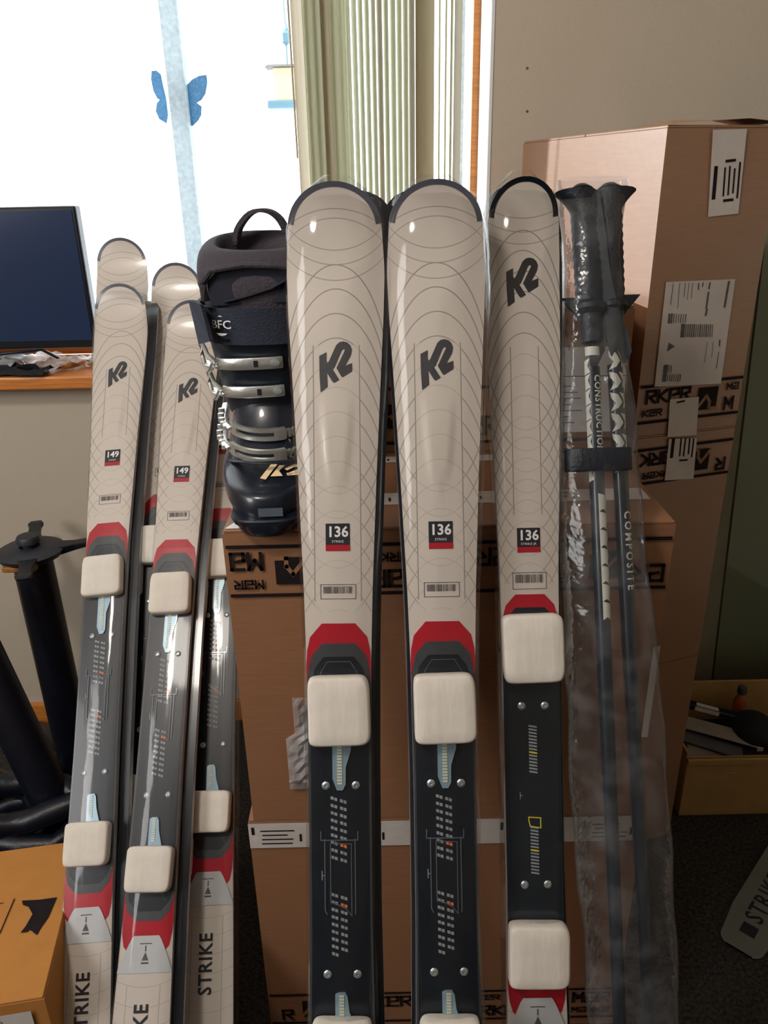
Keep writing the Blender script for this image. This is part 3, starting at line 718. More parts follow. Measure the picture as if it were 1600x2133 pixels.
    # foam pads
    for (a_, b_), tilt in ((sp['pad'], .02), (sp['pad2'], -.02)):
        wd = .0645 if key != 'junior' else .0665; hl = (b_-a_)/2; pd = MB(); R_ = []
        for z_, k_ in ((0, .985), (.004, 1.0), (.012, 1.0), (.0155, .985), (.0175, .955), (.0185, .90), (.0192, .6), (.0195, .2)):
            R_.append([Vector((math.copysign(abs(math.cos(q))**.24, math.cos(q))*wd/2*k_*(1+.018*math.sin(3*q+a_*40)), math.copysign(abs(math.sin(q))**.24, math.sin(q))*hl*(k_ if k_ > .95 else k_+.0), z_)) for q in [2*PI*(j+.5)/48 for j in range(48)]])
        pd.loft(R_); me = pd.mesh('foam_pad', M_foam, smooth=True)
        parts.append(('foam_pad', me, T(0, L-(a_+b_)/2, th(.6)+.0025) @ RZ(tilt), None, None))
    # rails with teeth
    for rr_, up in ((sp['rail'], True), (sp['rail2'], False)):
        if not rr_: continue
        a_, b_ = rr_; z0_ = .0022
        c = Ink(f, z0_+.002)
        if up: c.poly([(-.0075, a_), (.012, a_), (.012, a_+.010), (.0065, a_+.028), (.0062, b_-.006), (.003, b_), (-.003, b_), (-.0075, b_-.012)])
        else: c.poly([(-.0068, a_+.002), (-.003, a_), (.004, a_), (.0062, a_+.004), (.008, a_+.02), (.0135, b_), (-.0068, b_)])
        # give it thickness
        me = c.mesh('rail', M_rail); bm = bmesh.new(); bm.from_mesh(me)
        gg = bmesh.ops.extrude_face_region(bm, geom=bm.faces[:]); 
        for v in [x for x in gg['geom'] if isinstance(x, bmesh.types.BMVert)]: v.co.z -= .0025
        bmesh.ops.recalc_face_normals(bm, faces=bm.faces); bm.to_mesh(me); bm.free()
        pi = len(parts); parts.append(('rail', me, None, None, None))
        c = MB(); n_ = int((b_-a_-.006)/.0032)
        for i in range(n_):
            s = a_+.002+i*.0032; zt = th(.6)+z0_+.0015; c.box((-.0026, L-s-.0018, zt), (.0026, L-s, zt+.0014))
        parts.append(('rail_teeth', c.mesh('teeth', M_tooth), None, pi, None))
    # screws
    sxw = .0158 if key != 'junior' else .0128
    for s in sp['screws']:
        for sgn in (-1, 1):
            c = MB(); c.lathe([(.0001, 0), (.0042, 0), (.0044, .0012), (.0030, .0024), (.0016, .0026), (.0012, .0012), (.0001, .0012)], 14)
            parts.append(('screw', c.mesh('screw', M_screw, smooth=True), T(sgn*sxw+.001, L-s, th(.6)+.0010), None, None))
    # scales
    def marks(s0_, s1_, hot, cols):
        c = Ink(f, .0019); d = Ink(f, .0022); dy = .0078 if key != 'junior' else .0036; rr = random.Random(9)
        for ci, cx in enumerate(cols):
            s = s0_+(.003 if ci else 0); i = 0
            while s < s1_:
                tgt = d if (ci == len(cols)-1 and i == hot) else c
                if key == 'junior':
                    tgt.poly([(cx-.0045, s), (cx+.0045, s+.0016), (cx+.0045, s+.0036), (cx-.0045, s+.002)])
                else:
                    for dx_ in (-.0034, .0004):
                        tgt.poly([(cx+dx_-.0003, s+dx_*.35), (cx+dx_+.0028, s+.0008+dx_*.35), (cx+dx_+.0028, s+.0042+dx_*.35), (cx+dx_-.0003, s+.0032+dx_*.35)])
                s += dy; i += 1
        parts.append(('scale_print', c.mesh('scale', M_mark), None, None, None))
        parts.append(('scale_highlight', d.mesh('scale_hot', M_orange if key != 'junior' else M_yellow), None, None, None))
    cols = (-.0062, .0036) if key != 'junior' else (0.0,)
    marks(*sp['sc'], 6 if key != 'junior' else 8, cols); marks(*sp['sc2'], 1 if key != 'junior' else 7, cols)
    if key == 'junior':
        c = Ink(f, .0023); s = sp['sc2'][0]-.010
        c.stroke([(-.006, s+.004), (-.006, s), (.007, s+.001), (.007, s+.012), (-.0045, s+.010), (-.006, s+.004)], .0012)
        parts.append(('yellow_print', c.mesh('yellow', M_yellow), None, None, None))
        c = Ink(f, .0023); c.rect(-.0155, .686, -.0148, .694); c.rect(-.0148, .6895, -.0125, .6903); parts.append(('centre_line', c.mesh('cl', M_mark), None, None, None))
    # clear binding window frame
    if sp['win']:
        a_, b_ = sp['win']; c = Ink(f, .003); x = .0165
        c.stroke([(-x, a_), (-x, b_-.004), (-x+.002, b_)], .0011); c.stroke([(x-.001, a_), (x-.001, b_), ], .0011)
        c.stroke([(-x+.006, a_+.004), (-x+.006, b_-.012), (-.004, b_-.011), (.006, b_-.005), (x-.005, b_+.002), (x-.005, a_+.005), (-x+.006, a_+.004)], .0009)
        c.stroke([(-x-.004, a_-.008), (-x-.004, a_+.001), (x+.002, a_+.001), (x+.002, a_-.008)], .0012)
        parts.append(('sliding_frame', c.mesh('wframe', M_clear), None, None, None))
        c = Ink(f, .0023); mid = (a_+b_)/2; c.rect(-x-.0035, mid-.006, -x-.0026, mid+.004); c.rect(-x-.0026, mid-.0014, -x, mid-.0006); parts.append(('centre_line', c.mesh('cl', M_mark), None, None, None))
    # tail lettering
    if sp['strike']:
        c = Ink(fneg, .0008); c.text('STRIKE', .0, -sp['strike'][0]+0, sp['strike'][1]*1.33, rot=PI/2, bold=.0006, space=1.12, sx=.88)
        if key == 'floor': c.poly([(-.013, -1.452), (.013, -1.452), (.013, -1.427), (-.013, -1.427)])
        parts.append(('tail_lettering', c.mesh('lettering', M_black), None, None, None))
    return parts
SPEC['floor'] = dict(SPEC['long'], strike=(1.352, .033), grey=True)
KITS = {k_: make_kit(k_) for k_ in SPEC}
def ski(key, tail, tip_xy, label, group, back=False, dx=0, dy=0, dn=0, full=True, roll=0, matrix=None):
    L = SPEC[key]['L']
    if matrix is None:
        hz = math.sqrt(L*L-(tip_xy[0]-tail[0])**2-(tip_xy[1]-tail[1])**2)
        A = Vector((tail[0], tail[1], tail[2] if len(tail) > 2 else 0)); Bp = A+Vector((tip_xy[0]-tail[0], tip_xy[1]-tail[1], hz))
        Y = (Bp-A).normalized(); Xv = Vector((1, 0, 0)); Xv = (Xv-Y*Xv.dot(Y)).normalized(); Z = Xv.cross(Y).normalized()
        if Z.y > 0: Z = -Z; Xv = -Xv
        Mt = Matrix((Xv, Y, Z)).transposed().to_4x4(); Mt.translation = A - Z*.014
    else: Mt = matrix
    if roll: Mt = Mt @ Matrix.Rotation(roll, 4, 'Y')
    if back: Mt = Mt @ T(dx, dy, -.0012-dn) @ Matrix.Rotation(PI, 4, 'Y')
    e = empty('ski', Mt, label, 'ski', group); made = []
    for nm, me, loc, par, lb in KITS[key]:
        if back and nm not in ('topsheet', 'core', 'tip_guard', 'red_band', 'grey_zone', 'binding_zone', 'foam_pad', 'tail_patch', 'screw'): made.append(None); continue
        o = part(nm, me, made[par] if par is not None else e, loc, lb); made.append(o)
    return e, Mt
def sleeve(Mt, L, rx, label, w0=.0, zc=-.002, top=.006, low=.0, rz=.027, key='adult'):
    key = 'junior' if rx < .055 else ('long' if L > 1.4 else 'adult')
    s = MB(); rings = []; r = random.Random(int(rx*1e5)+len(label)); n = 22; N_ = 46
    for i in range(N_+1):
        t = i/N_; y = low+(L+top-low)*t; sx = L-y
        cz = zc + (.018*max(0, (.1-sx)/.1)**2*0)
        k_ = min(1, (1-t)*9+.25); ring = []
        rzz = rz + (.012*max(0, min(1, (.16-sx)/.1)))
        for j in range(n):
            a = 2*PI*j/n; wob = 1+.05*math.sin(3*a+t*9)+.03*r.uniform(-1, 1)
            ex = abs(math.cos(a))**.7*math.copysign(1, math.cos(a)); ez = abs(math.sin(a))**.9*math.copysign(1, math.sin(a))
            hwid = interp(SPEC[key]['prof'], max(.045, min(L-.05, sx)))/2+.0055
            ring.append(Vector((.001+ex*hwid*(1+(wob-1)*.35)*min(1, math.sqrt(max(0, 1-max(0, (.05-sx)/.058)**2))), y, cz+ez*rzz*wob*(.05+.95*min(1, (L+top-y)/.05)**.5))))
        rings.append(ring)
    s.loft(rings, True, False)
    e = link('plastic_sleeve', s.mesh('plastic_sleeve', M_sleeve, smooth=True), matrix=Mt, label=label, category='sleeve', group='clear sleeves around the ski pairs')
    return e

G1 = 'right-hand skis leaning on the cartons'; G2 = 'left-hand skis leaning towards the window'
_, m1 = ski('adult', (-.061, .367), (-.045, .893), 'white ski with black emblem marked 136, nearest the ski boot, facing out', G1)
ski('adult', (-.061, .367), (-.045, .893), 'ski turned backwards behind the white ski nearest the boot, only dark rim showing', G1, back=True, dx=.010, dy=.022)
sleeve(m1, 1.36, .060, 'clear sleeve around the pair of skis nearest the boot')
_, m2 = ski('adult', (.0555, .367), (.061, .893), 'middle white 136 ski of the three on the right, facing out', G1)
ski('adult', (.0555, .367), (.061, .893), 'ski turned backwards behind the middle right-hand ski, dark rim on its left', G1, back=True, dx=-.004, dy=.022)
sleeve(m2, 1.36, .060, 'clear sleeve around the middle pair of right-hand skis')
_, m3 = ski('junior', (.158, .411), (.16, .935), 'narrow white 136 junior ski with dark blue middle, beside the poles', G1)
ski('junior', (.158, .411), (.16, .935), 'ski turned backwards behind the narrow junior ski, black rim around its tip', G1, back=True, dx=.005, dy=.022)
sleeve(m3, 1.36, .050, 'clear sleeve around the narrow junior pair')
_, mA = ski('long', (-.411, .508), (-.489, 1.535), 'leftmost white 149 ski, nearest the monitor', G2, roll=-.05)
ski('long', (-.411, .508), (-.489, 1.535), 'ski turned backwards behind the leftmost 149 ski, black side showing', G2, back=True, dx=.015, dy=.012, roll=-.05)
sleeve(mA, 1.49, .060, 'clear sleeve around the leftmost pair of skis')
_, mB = ski('long', (-.334, .458), (-.352, 1.52), 'white 149 ski with gold sheen, second from the left', G2)
ski('long', (-.334, .458), (-.352, 1.52), 'ski turned backwards behind the second ski from the left', G2, back=True, dx=.015, dy=.012)
sleeve(mB, 1.49, .060, 'clear sleeve around the second pair from the left')
_, mC = ski('long', (-.372, .603), (-.394, 1.60), 'ski half hidden behind the second ski from the left, tip above it', G2)
_, mD = ski('long', (-.262, .565), (-.300, 1.600), 'white ski beside the cartons with full STRIKE lettering, tip hidden by the boot', G2)
ski('long', (-.262, .565), (-.300, 1.600), 'ski turned backwards behind the ski beside the cartons', G2, back=True, dx=-.009, dy=.004)
sleeve(mD, 1.49, .060, 'clear sleeve around the pair between the cartons and the second pair')
_, mE = ski('long', (-.462, .700), (-.508, 1.642), 'ski behind the leftmost 149 ski with the highest left-hand tip', G2)
# ski tail lying on the floor at the right
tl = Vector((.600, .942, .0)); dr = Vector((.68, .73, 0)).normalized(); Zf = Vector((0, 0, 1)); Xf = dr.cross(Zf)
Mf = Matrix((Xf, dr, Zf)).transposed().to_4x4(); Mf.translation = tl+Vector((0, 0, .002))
e_, _ = ski('floor', None, None, 'ski coloured grey for shade, lying on the carpet at the right, STRIKE lettering near its tail', None, matrix=Mf)

# ------------------------------------------------------------------ ski poles in their bag
def pole(top, bottom, label, flip, word):
    top, bottom = Vector(top), Vector(bottom); ax = (top-bottom).normalized()
    Xv = Vector((1, 0, 0)); Xv = (Xv-ax*Xv.dot(ax)).normalized(); Yv = ax.cross(Xv)   # local z up the pole
    Mt = Matrix((Xv, Yv, ax)).transposed().to_4x4(); Mt.translation = bottom; Lp = (top-bottom).length
    e = empty('ski_pole', Mt, label, 'ski pole', 'ski poles in the clear bag')
    sh = MB(); sh.tube([(0,0,.02), (0,0,.3), (0,0,Lp*.6), (0,0,Lp-.2)], [.0045, .0065, .0082, .0086], 18)
    part('shaft', sh.mesh('shaft', M_shaft, smooth=True), e)
    part('tip', MB().lathe([(.0005,-.0),(.0025,.01),(.005,.03),(.006,.06)], 12).mesh('tip', M_chrome, smooth=True), e)
    part('basket', MB().lathe([(.008,.058),(.03,.055),(.032,.058),(.012,.064),(.008,.07)], 20).mesh('basket', M_grip, smooth=True), e)
    g = MB(); rings = []; prof = []
    for i in range(34):
        t = i/33; z = Lp-.172+.172*t
        rx = .0135+.0035*t+(.0011*(i % 2) if .28 < t < .85 else 0); 
        if t < .2: rx = .011+.006*t*5*.4
        if .2 <= t < .27: rx = .0195
        lip = max(0, (t-.86)/.14)**1.5; off = flip*(lip*.010); 
        rings.append([Vector((off+math.cos(2*PI*j/16)*(rx+lip*.008), math.sin(2*PI*j/16)*(rx*.95), z)) for j in range(16)])
    g.loft(rings); part('grip', g.mesh('grip', M_grip, smooth=True), e)
    part('grip_spur', MB().add([Vector(v) for v in ((flip*.012,-.008,Lp-.122),(flip*.012,.008,Lp-.122),(flip*.034,0,Lp-.120),(flip*.012,-.006,Lp-.144),(flip*.012,.006,Lp-.144))], [(0,2,1),(3,4,2),(0,3,2),(1,2,4),(0,1,4,3)]).mesh('spur', M_grip), e)
    part('grip_cap', MB().lathe([(.0001,0),(.012,0),(.014,.004),(.008,.009),(.0001,.010)], 16).mesh('cap', M_iron, smooth=True), e, T(flip*.004, 0, Lp-.001))
    # print on the shaft
    def ring_map(R0):
        return lambda u, v, l: ((R0+l)*math.sin(u/R0), (R0+l)*-math.cos(u/R0)*1.0, v)
    def wrapped(ink, name, mm):
        me = ink.mesh(name, mm); bm = bmesh.new(); bm.from_mesh(me); bmesh.ops.triangulate(bm, faces=bm.faces)
        for _ in range(4):
            ed = [e for e in bm.edges if abs(e.verts[0].co.x-e.verts[1].co.x) > .0022]
            if not ed: break
            bmesh.ops.subdivide_edges(bm, edges=ed, cuts=1); bmesh.ops.triangulate(bm, faces=[f for f in bm.faces if len(f.verts) > 3])
        g = ring_map(.0088)
        for v in bm.verts: v.co = Vector(g(v.co.x, v.co.y, v.co.z))
        bmesh.ops.recalc_face_normals(bm, faces=bm.faces); bm.to_mesh(me); bm.free(); return me
    flat_map = lambda u, v, l: (u, v, l)
    k = Ink(flat_map, .0003)
    if flip < 0:
        zt = Lp-.178; k.rect(-.010, zt-.010, .009, zt, nv=2)
        for i in range(8): k.poly([(-.0125, zt-.016-i*.0172), (-.0045, zt-.013-i*.0172), (-.0075, zt-.021-i*.0172), (-.0045, zt-.029-i*.0172), (-.0125, zt-.032-i*.0172)])
        for i in range(7): zz = zt-.165-i*.0200; k.poly([(-.0015, zz), (.0095, zz-.003), (.0110, zz-.010), (.0075, zz-.017), (.0095, zz-.0215), (.003, zz-.0175), (-.0015, zz-.0205)])
    else:
        zt = Lp-.185
        for i in range(6):
            zz = zt-i*.0235; k.poly([(-.010, zz), (-.001, zz-.003), (.004, zz-.012), (-.001, zz-.019), (-.010, zz-.022), (-.0035, zz-.013), (-.0085, zz-.007)])
            k.poly([(.001, zz-.001), (.008, zz-.003), (.008, zz-.017), (.0045, zz-.020), (.0062, zz-.011)])
    part('white_print', wrapped(k, 'white_print', M_poleW), e)
    k = Ink(flat_map, .0005); zc = Lp-(.254 if flip < 0 else .412)
    k.text(word, .0030, zc, .0125 if flip > 0 else .0108, rot=-PI/2, bold=.0002, space=1.06 if flip < 0 else 1.42)
    part('lettering', wrapped(k, 'lettering', M_poleW), e)
    return e, Mt, Lp
pt1 = atZ(1221, 398, 1.222); pb1 = atZ(1297, 2130, .36)
def pole_line(xa, ya, Ya, xb, yb, Yb, ext):
    a = atY(xa, ya, Ya); b = atY(xb, yb, Yb); d = (b-a); return a, a+d*(a.z/(a.z-b.z))
a1, b1 = pole_line(1218, 402, .955, 1291, 2130, .565, 0)
a2, b2 = pole_line(1262, 400, .965, 1352, 2130, .575, 0)
_, mp1, Lp1 = pole(a1, b1, 'left ski pole in the clear bag, vertical white lettering and zigzag', -1, 'CONSTRUCTION')
_, mp2, Lp2 = pole(a2, b2, 'right ski pole in the clear bag, COMPOSITE lettering below the tie', 1, 'COMPOSITE')
# hook tie round both shafts
ty = atY(1246, 958, .822); 
c = MB(); pl = []
for a in range(20):
    t = 2*PI*a/20; ex = math.copysign(abs(math.cos(t))**.5, math.cos(t)); pl.append(Vector((.0375*ex, .0125*math.sin(t), 0)))
rings = [[p+Vector((0, 0, z)) for p in pl] for z in (-.0125, .0125)]
c.loft(rings); tie_m = Matrix(mp1); tie_m.translation = ty
link('pole_tie', c.mesh('pole_tie', M_grip, smooth=True, bevel=.001), matrix=tie_m, label='black hook and loop tie holding the two pole shafts together', category='strap')
# wrist strap hanging on the right pole
st = MB()
def ribbon(mb, pts, wd, th_, side=Vector((1, 0, 0))):
    pts = [Vector(p) for p in pts]; rings = []
    for i, p in enumerate(pts):
        t = (pts[min(i+1, len(pts)-1)]-pts[max(i-1, 0)]).normalized(); s_ = (side-t*side.dot(t)).normalized(); n_ = t.cross(s_)
        w_ = wd[i] if isinstance(wd, list) else wd
        rings.append([p-s_*w_/2-n_*th_/2, p+s_*w_/2-n_*th_/2, p+s_*w_/2+n_*th_/2, p-s_*w_/2+n_*th_/2])
    mb.loft(rings); return mb
P = [atY(x, y, Y) for x, y, Y in ((1240,402,.945),(1248,470,.925),(1258,560,.91),(1272,640,.895),(1286,700,.885),(1294,735,.88),(1292,757,.878))]
ribbon(st, P, [.010,.012,.013,.016,.024,.024,.012], .002)
P = [atY(x, y, Y) for x, y, Y in ((1238,402,.947),(1240,500,.925),(1243,600,.905),(1246,680,.89),(1243,730,.885),(1236,768,.883))]
ribbon(st, P, [.010,.011,.012,.020,.018,.006], .002)
link('wrist_strap', st.mesh('wrist_strap', M_webs, smooth=True), label='grey webbing wrist strap looped down from the pole grips', category='strap')
# the bag
bg_ = MB(); rings = []; N_ = 60; rr = random.Random(12)
lead = [(398-32, 1160, 1308, .962), (520, 1172, 1290, .93), (700, 1168, 1300, .89), (870, 1165, 1325, .86), (1100, 1165, 1340, .81), (1400, 1178, 1375, .742), (1700, 1190, 1395, .672), (1950, 1215, 1408, .615), (2133, 1225, 1415, .575)]
for i in range(N_+1):
    y = 372+(2330-372)*i/N_
    for (ya, xa, xb, Ya), (yb, xc, xd, Yb) in zip(lead, lead[1:]):
        if y <= yb or yb == 2133:
            t = (y-ya)/(yb-ya)
            if y <= yb or yb == 2133: xl, xr_, Yc = xa+(xc-xa)*t, xb+(xd-xb)*t, Ya+(Yb-Ya)*t; break
    lo_, hi_ = -.2, 1.3
    for _ in range(30):
        md = (lo_+hi_)/2; q = (a1+(b1-a1)*md+a2+(b2-a2)*md)/2-EYE
        if 1066.5-FPX*q.dot(UP)/q.dot(FWD) < y: lo_ = md
        else: hi_ = md
    Yc = q.y+EYE.y
    cl = atY(xl, y, Yc); cr = atY(xr_, y, Yc); c0 = (cl+cr)/2; hw_ = (cr-cl).length/2; ring = []; n = 28
    for j in range(n):
        a = 2*PI*j/n; ca, sa = math.cos(a), math.sin(a)
        fold = 1+.05*math.sin(5*a+i*.12)+.04*math.sin(9*a-i*.21)
        thk = .026+.006*math.sin(i*.3); thk *= min(1, .35+i*.25)
        ring.append(c0+Vector((math.copysign(abs(ca)**.8, ca)*hw_*(1+.025*math.sin(i*.9+ca)), 0, 0))+Vector((0, -.95, .3))*(-sa*thk*fold*(abs(sa)**.2)))
    rings.append(ring)
bg_.loft(rings, True, False)
link('pole_bag', bg_.mesh('pole_bag', M_bag, smooth=True), label='long clear plastic bag around the two ski poles', category='bag')

# ------------------------------------------------------------------ ski boot
BX, BY = -.140, .800
boot = empty('ski_boot', T(BX+.006, BY, H1+.001) @ RZ(math.radians(2)) @ Matrix.Diagonal((1.2, 1, .86, 1)), 'black ski boot with chrome buckles standing on the upper front carton', 'ski boot')
def sup(cx, cy, z, rx, ry, n=48, p=2.4, front=None, tilt=0):
    out = []
    for j in range(n):
        a = 2*PI*j/n; ca, sa = math.cos(a), math.sin(a)
        x = math.copysign(abs(ca)**(2/p), ca)*rx; y = math.copysign(abs(sa)**(2/p), sa)*ry
        out.append(Vector((cx+x, cy+y, z+tilt*y)))
    return out
# sole
s = MB(); s.loft([sup(0, .15, 0, .036, .148, p=3), sup(0, .15, .008, .039, .152, p=3), sup(0, .15, .018, .040, .153, p=3)])
part('sole', s.mesh('sole', M_boot, smooth=True), boot)
s = MB(); s.loft([sup(0, .035, .015, .033, .035, p=3), sup(0, .035, .022, .035, .036, p=3), sup(0, .035, .024, .034, .034, p=3)]); part('toe_lug', s.mesh('toe_lug', M_boot, smooth=True), boot)
# lower shell: rings from sole upward, foot shaped
s = MB()
s.loft(catmull([sup(0, .152, .018, .042, .142, p=2.5), sup(0, .152, .028, .048, .143, p=2.4), sup(0, .153, .045, .0515, .141, p=2.3), sup(0, .155, .060, .0515, .136, p=2.3, tilt=.05),
        sup(0, .163, .074, .0485, .122, p=2.2, tilt=.12), sup(0, .172, .090, .0460, .106, p=2.2, tilt=.16), sup(0, .183, .108, .0440, .090, p=2.2, tilt=.16),
        sup(0, .193, .126, .0435, .076, p=2.2, tilt=.1), sup(0, .199, .145, .0450, .067, p=2.2), sup(0, .20, .16, .0455, .063, p=2.2)]))
part('lower_shell', s.mesh('lower_shell', M_boot, smooth=True), boot)
# toe overlap ridge and badge
k = MB(); k.tube([(-.040, .095, .071), (-.03, .070, .079), (-.010, .052, .083), (.012, .052, .083), (.032, .07, .079), (.042, .095, .071)], .0035, 8, flat=.6); part('shell_ridge', k.mesh('ridge', M_boot2, smooth=True), boot)
# cuff
def cuff_c(z): return .203-.045*(z-.11)/.2
s = MB(); s.loft(catmull([sup(0, cuff_c(.115)+.004, .112, .0475, .064, tilt=-.1), sup(0, cuff_c(.13), .13, .0505, .066, tilt=-.06), sup(0, cuff_c(.17), .17, .053, .066), sup(0, cuff_c(.21), .21, .0565, .067), sup(0, cuff_c(.25), .25, .0595, .068), sup(0, cuff_c(.262), .262, .0585, .067)]))
part('cuff', s.mesh('cuff', M_boot2, smooth=True), boot)
# power strap
s = MB(); s.loft([sup(0, cuff_c(.235)-.003, .232, .0625, .071, tilt=.03), sup(0, cuff_c(.25)-.003, .255, .0640, .072, tilt=.03), sup(0, cuff_c(.28)-.003, .282, .0650, .072, tilt=.03), sup(0, cuff_c(.28)-.003, .282, .0615, .068, tilt=.03), sup(0, cuff_c(.235)-.003, .232, .059, .067, tilt=.03)])
ps = part('power_strap', s.mesh('power_strap', M_strap, smooth=True), boot)
k = MB(); zc_ = .256
k.add([Vector(v) for v in ((-.070,.135,.285),(-.052,.090,.287),(-.046,.085,.240),(-.060,.105,.232),(-.066,.137,.283),(-.049,.093,.285),(-.043,.088,.242),(-.057,.108,.234))], [(0,1,2,3),(4,7,6,5),(0,4,5,1),(1,5,6,2),(2,6,7,3),(3,7,4,0)])
part('strap_end', k.mesh('strap_end', M_strap), ps)
def strapmap(u, v, l):  # wraps round the front of the cuff
    a = -PI/2+u/.066; ca, sa = math.cos(a), math.sin(a); rx, ry = .0645+l, .0725+l
    return (math.copysign(abs(ca)**(2/2.4), ca)*rx, cuff_c(.26)-.003+math.copysign(abs(sa)**(2/2.4), sa)*ry, v-.0021)
k = Ink(strapmap, .0016); k.text('BFC', -.034, .260, .0155, bold=.0001, sx=.9); k.poly([(-.041, .249), (-.027, .249), (-.030, .2465), (-.034, .2455), (-.038, .2465)]); k.poly([(-.037, .2705), (-.034, .2725), (-.031, .2705)])
part('strap_lettering', k.mesh('strap_lettering', M_wht), ps)
# liner with collar
LC = cuff_c(.30)
s = MB(); R_ = []
for z, rx, ry, cy, tl_ in ((.25, .052, .058, LC, 0), (.28, .056, .062, LC-.002, 0), (.31, .0605, .066, LC, .05), (.335, .0605, .066, LC+.004, .12), (.352, .056, .060, LC+.006, .16), (.358, .048, .052, LC+.008, .18)):
    R_.append(sup(0, cy, z, rx, ry, p=2.6, tilt=tl_))
R_.append(sup(0, LC+.008, .352, .040, .044, p=2.6, tilt=.18)); R_.append(sup(0, LC+.004, .30, .036, .040, p=2.6))
s.loft(catmull(R_)); part('liner', s.mesh('liner', M_liner, smooth=True), boot)
# tongue opening: dark recess with a padded rim in front
k = MB(); yf = LC-.066
k.loft([[Vector((x, yf+.012-d, z)) for x, z in ((-.044,.282),(.046,.285),(.048,.312),(.040,.324),(.0,.330),(-.036,.326),(-.045,.314))] for d in (0, .010)])
part('tongue_recess', k.mesh('tongue_recess', M_liner_in, bevel=.002), boot)
k = MB(); k.tube([(-.048, yf+.004, .29), (-.049, yf+.000, .312), (-.040, yf-.002, .328), (-.01, yf-.003, .334), (.025, yf-.003, .332), (.045, yf-.002, .322), (.052, yf+.004, .30)], .0042, 8)
part('tongue_rim', k.mesh('tongue_rim', M_liner, smooth=True), boot)
k = MB(); k.tube([(-.03, yf+.0, .288), (-.01, yf-.001, .294), (.015, yf-.002, .304), (.034, yf-.001, .318)], .003, 8, flat=.5); part('tongue_fold', k.mesh('tongue_fold', M_liner_in, smooth=True), boot)
# pull loop
k = MB(); ribbon(k, catmull([Vector(v) for v in ((-.026, LC+.04, .352), (-.022, LC+.035, .372), (-.008, LC+.03, .392), (.008, LC+.03, .394), (.020, LC+.035, .382), (.028, LC+.04, .356))]), .012, .0052, side=Vector((.25, 1, 0)))
part('pull_loop', k.mesh('pull_loop', M_liner, smooth=True), boot)
# buckles
def wrap(cy, rx, ry, z, u, l, p=2.4, tilt=0):
    a = -PI/2+u; ca, sa = math.cos(a), math.sin(a)
    x = math.copysign(abs(ca)**(2/p), ca)*(rx+l); y = math.copysign(abs(sa)**(2/p), sa)*(ry+l)
    return Vector((x, cy+y, z+tilt*y))
def band(mb, cy, rx, ry, z, u0, u1, hh, l0, l1, n=12, tilt=0, dz=0, p=2.4):
    R = []
    for i in range(n+1):
        u = u0+(u1-u0)*i/n; zz = z+dz*(i/n-.5); h_ = hh if not callable(hh) else hh(i/n)
        R.append([wrap(cy, rx, ry, zz-h_/2, u, l0, p, tilt), wrap(cy, rx, ry, zz-h_/2, u, l1, p, tilt), wrap(cy, rx, ry, zz+h_/2, u, l1, p, tilt), wrap(cy, rx, ry, zz+h_/2, u, l0, p, tilt)])
    mb.loft(R); return mb
def cuff_buckle(z, rx, ry, drop):
    cy = cuff_c(z)
    b_ = part('buckle', band(MB(), cy, rx, ry, z, -.80, .24, .0165, .004, .0085, dz=.004).mesh('lever', M_chrome, smooth=True, bevel=.0015), boot)
    k = MB(); q = wrap(cy, rx, ry, z+.002, .13, .0085); k.lathe([(.0001, 0), (.0045, 0), (.0045, .002), (.0001, .0028)], 14, T(*q) @ Matrix.Rotation(PI/2, 4, 'X')); part('rivet', k.mesh('rivet', M_screw, smooth=True), b_)
    k = MB(); band(k, cy, rx, ry, z+.001, -.10, -.05, .009, .0080, .0092, n=2); part('buckle_slot', k.mesh('slot', M_black), b_)
    k = MB()
    a0 = wrap(cy, rx, ry, z+.018, -1.0, .006); pts = [wrap(cy, rx, ry, z+dz_, u, .012) for u, dz_ in ((-.72,.002),(-.95,.010),(-1.10,.022),(-1.22,.026),(-1.30,.018),(-1.25,.004),(-1.10,-.008),(-.95,-.014),(-.85,-.008),(-.78,.0))]
    k.tube(pts, .0026, 8); part('bail', k.mesh('bail', M_chrome, smooth=True), b_)
    k = MB(); k.tube([wrap(cy, rx, ry, z-.006, u, .009) for u in (-.70, -.9, -1.1, -1.3)], .0042, 8, flat=.5); part('bail_arm', k.mesh('arm', M_chrome, smooth=True), b_)
cuff_buckle(.202, .056, .066, 0)
cuff_buckle(.160, .053, .066, 0)
def foot_buckle(cy, rx, ry, z, tilt, p):
    kw = dict(tilt=tilt, p=p)
    b_ = part('buckle', band(MB(), cy, rx, ry, z+.0060, -.75, .30, .0052, .003, .007, **kw).mesh('lever', M_chrome, smooth=True), boot)
    k = MB(); band(k, cy, rx, ry, z-.0060, -.75, .30, .0052, .003, .007, **kw); band(k, cy, rx, ry, z, -.80, -.62, .014, .003, .007, n=3, **kw); band(k, cy, rx, ry, z, .10, .32, .014, .003, .0075, n=3, **kw)
    part('lever_frame', k.mesh('lever_frame', M_chrome, smooth=True), b_)
    k = MB()
    for i in range(8): band(k, cy, rx, ry, z-.001, .36+i*.11, .42+i*.11, .011, .002, .0065, n=1, **kw)
    band(k, cy, rx, ry, z-.001, .30, 1.25, .007, .002, .0035, n=8, **kw); part('ladder', k.mesh('ladder', M_chrome), b_)
    k = MB(); k.tube([wrap(cy, rx, ry, z+d_, u, .007, p, tilt) for u, d_ in ((-.75,0),(-1.0,-.002),(-1.25,-.006),(-1.5,-.008),(-1.7,-.004))], .0040, 8, flat=.6)
    for i in range(5): u = -.9-i*.15; q = wrap(cy, rx, ry, z-.003, u, .009, p, tilt); k.lathe([(.0001,-.004),(.0034,-.003),(.0034,.003),(.0001,.004)], 8, T(*q))
    part('catch', k.mesh('catch', M_chrome, smooth=True), b_)
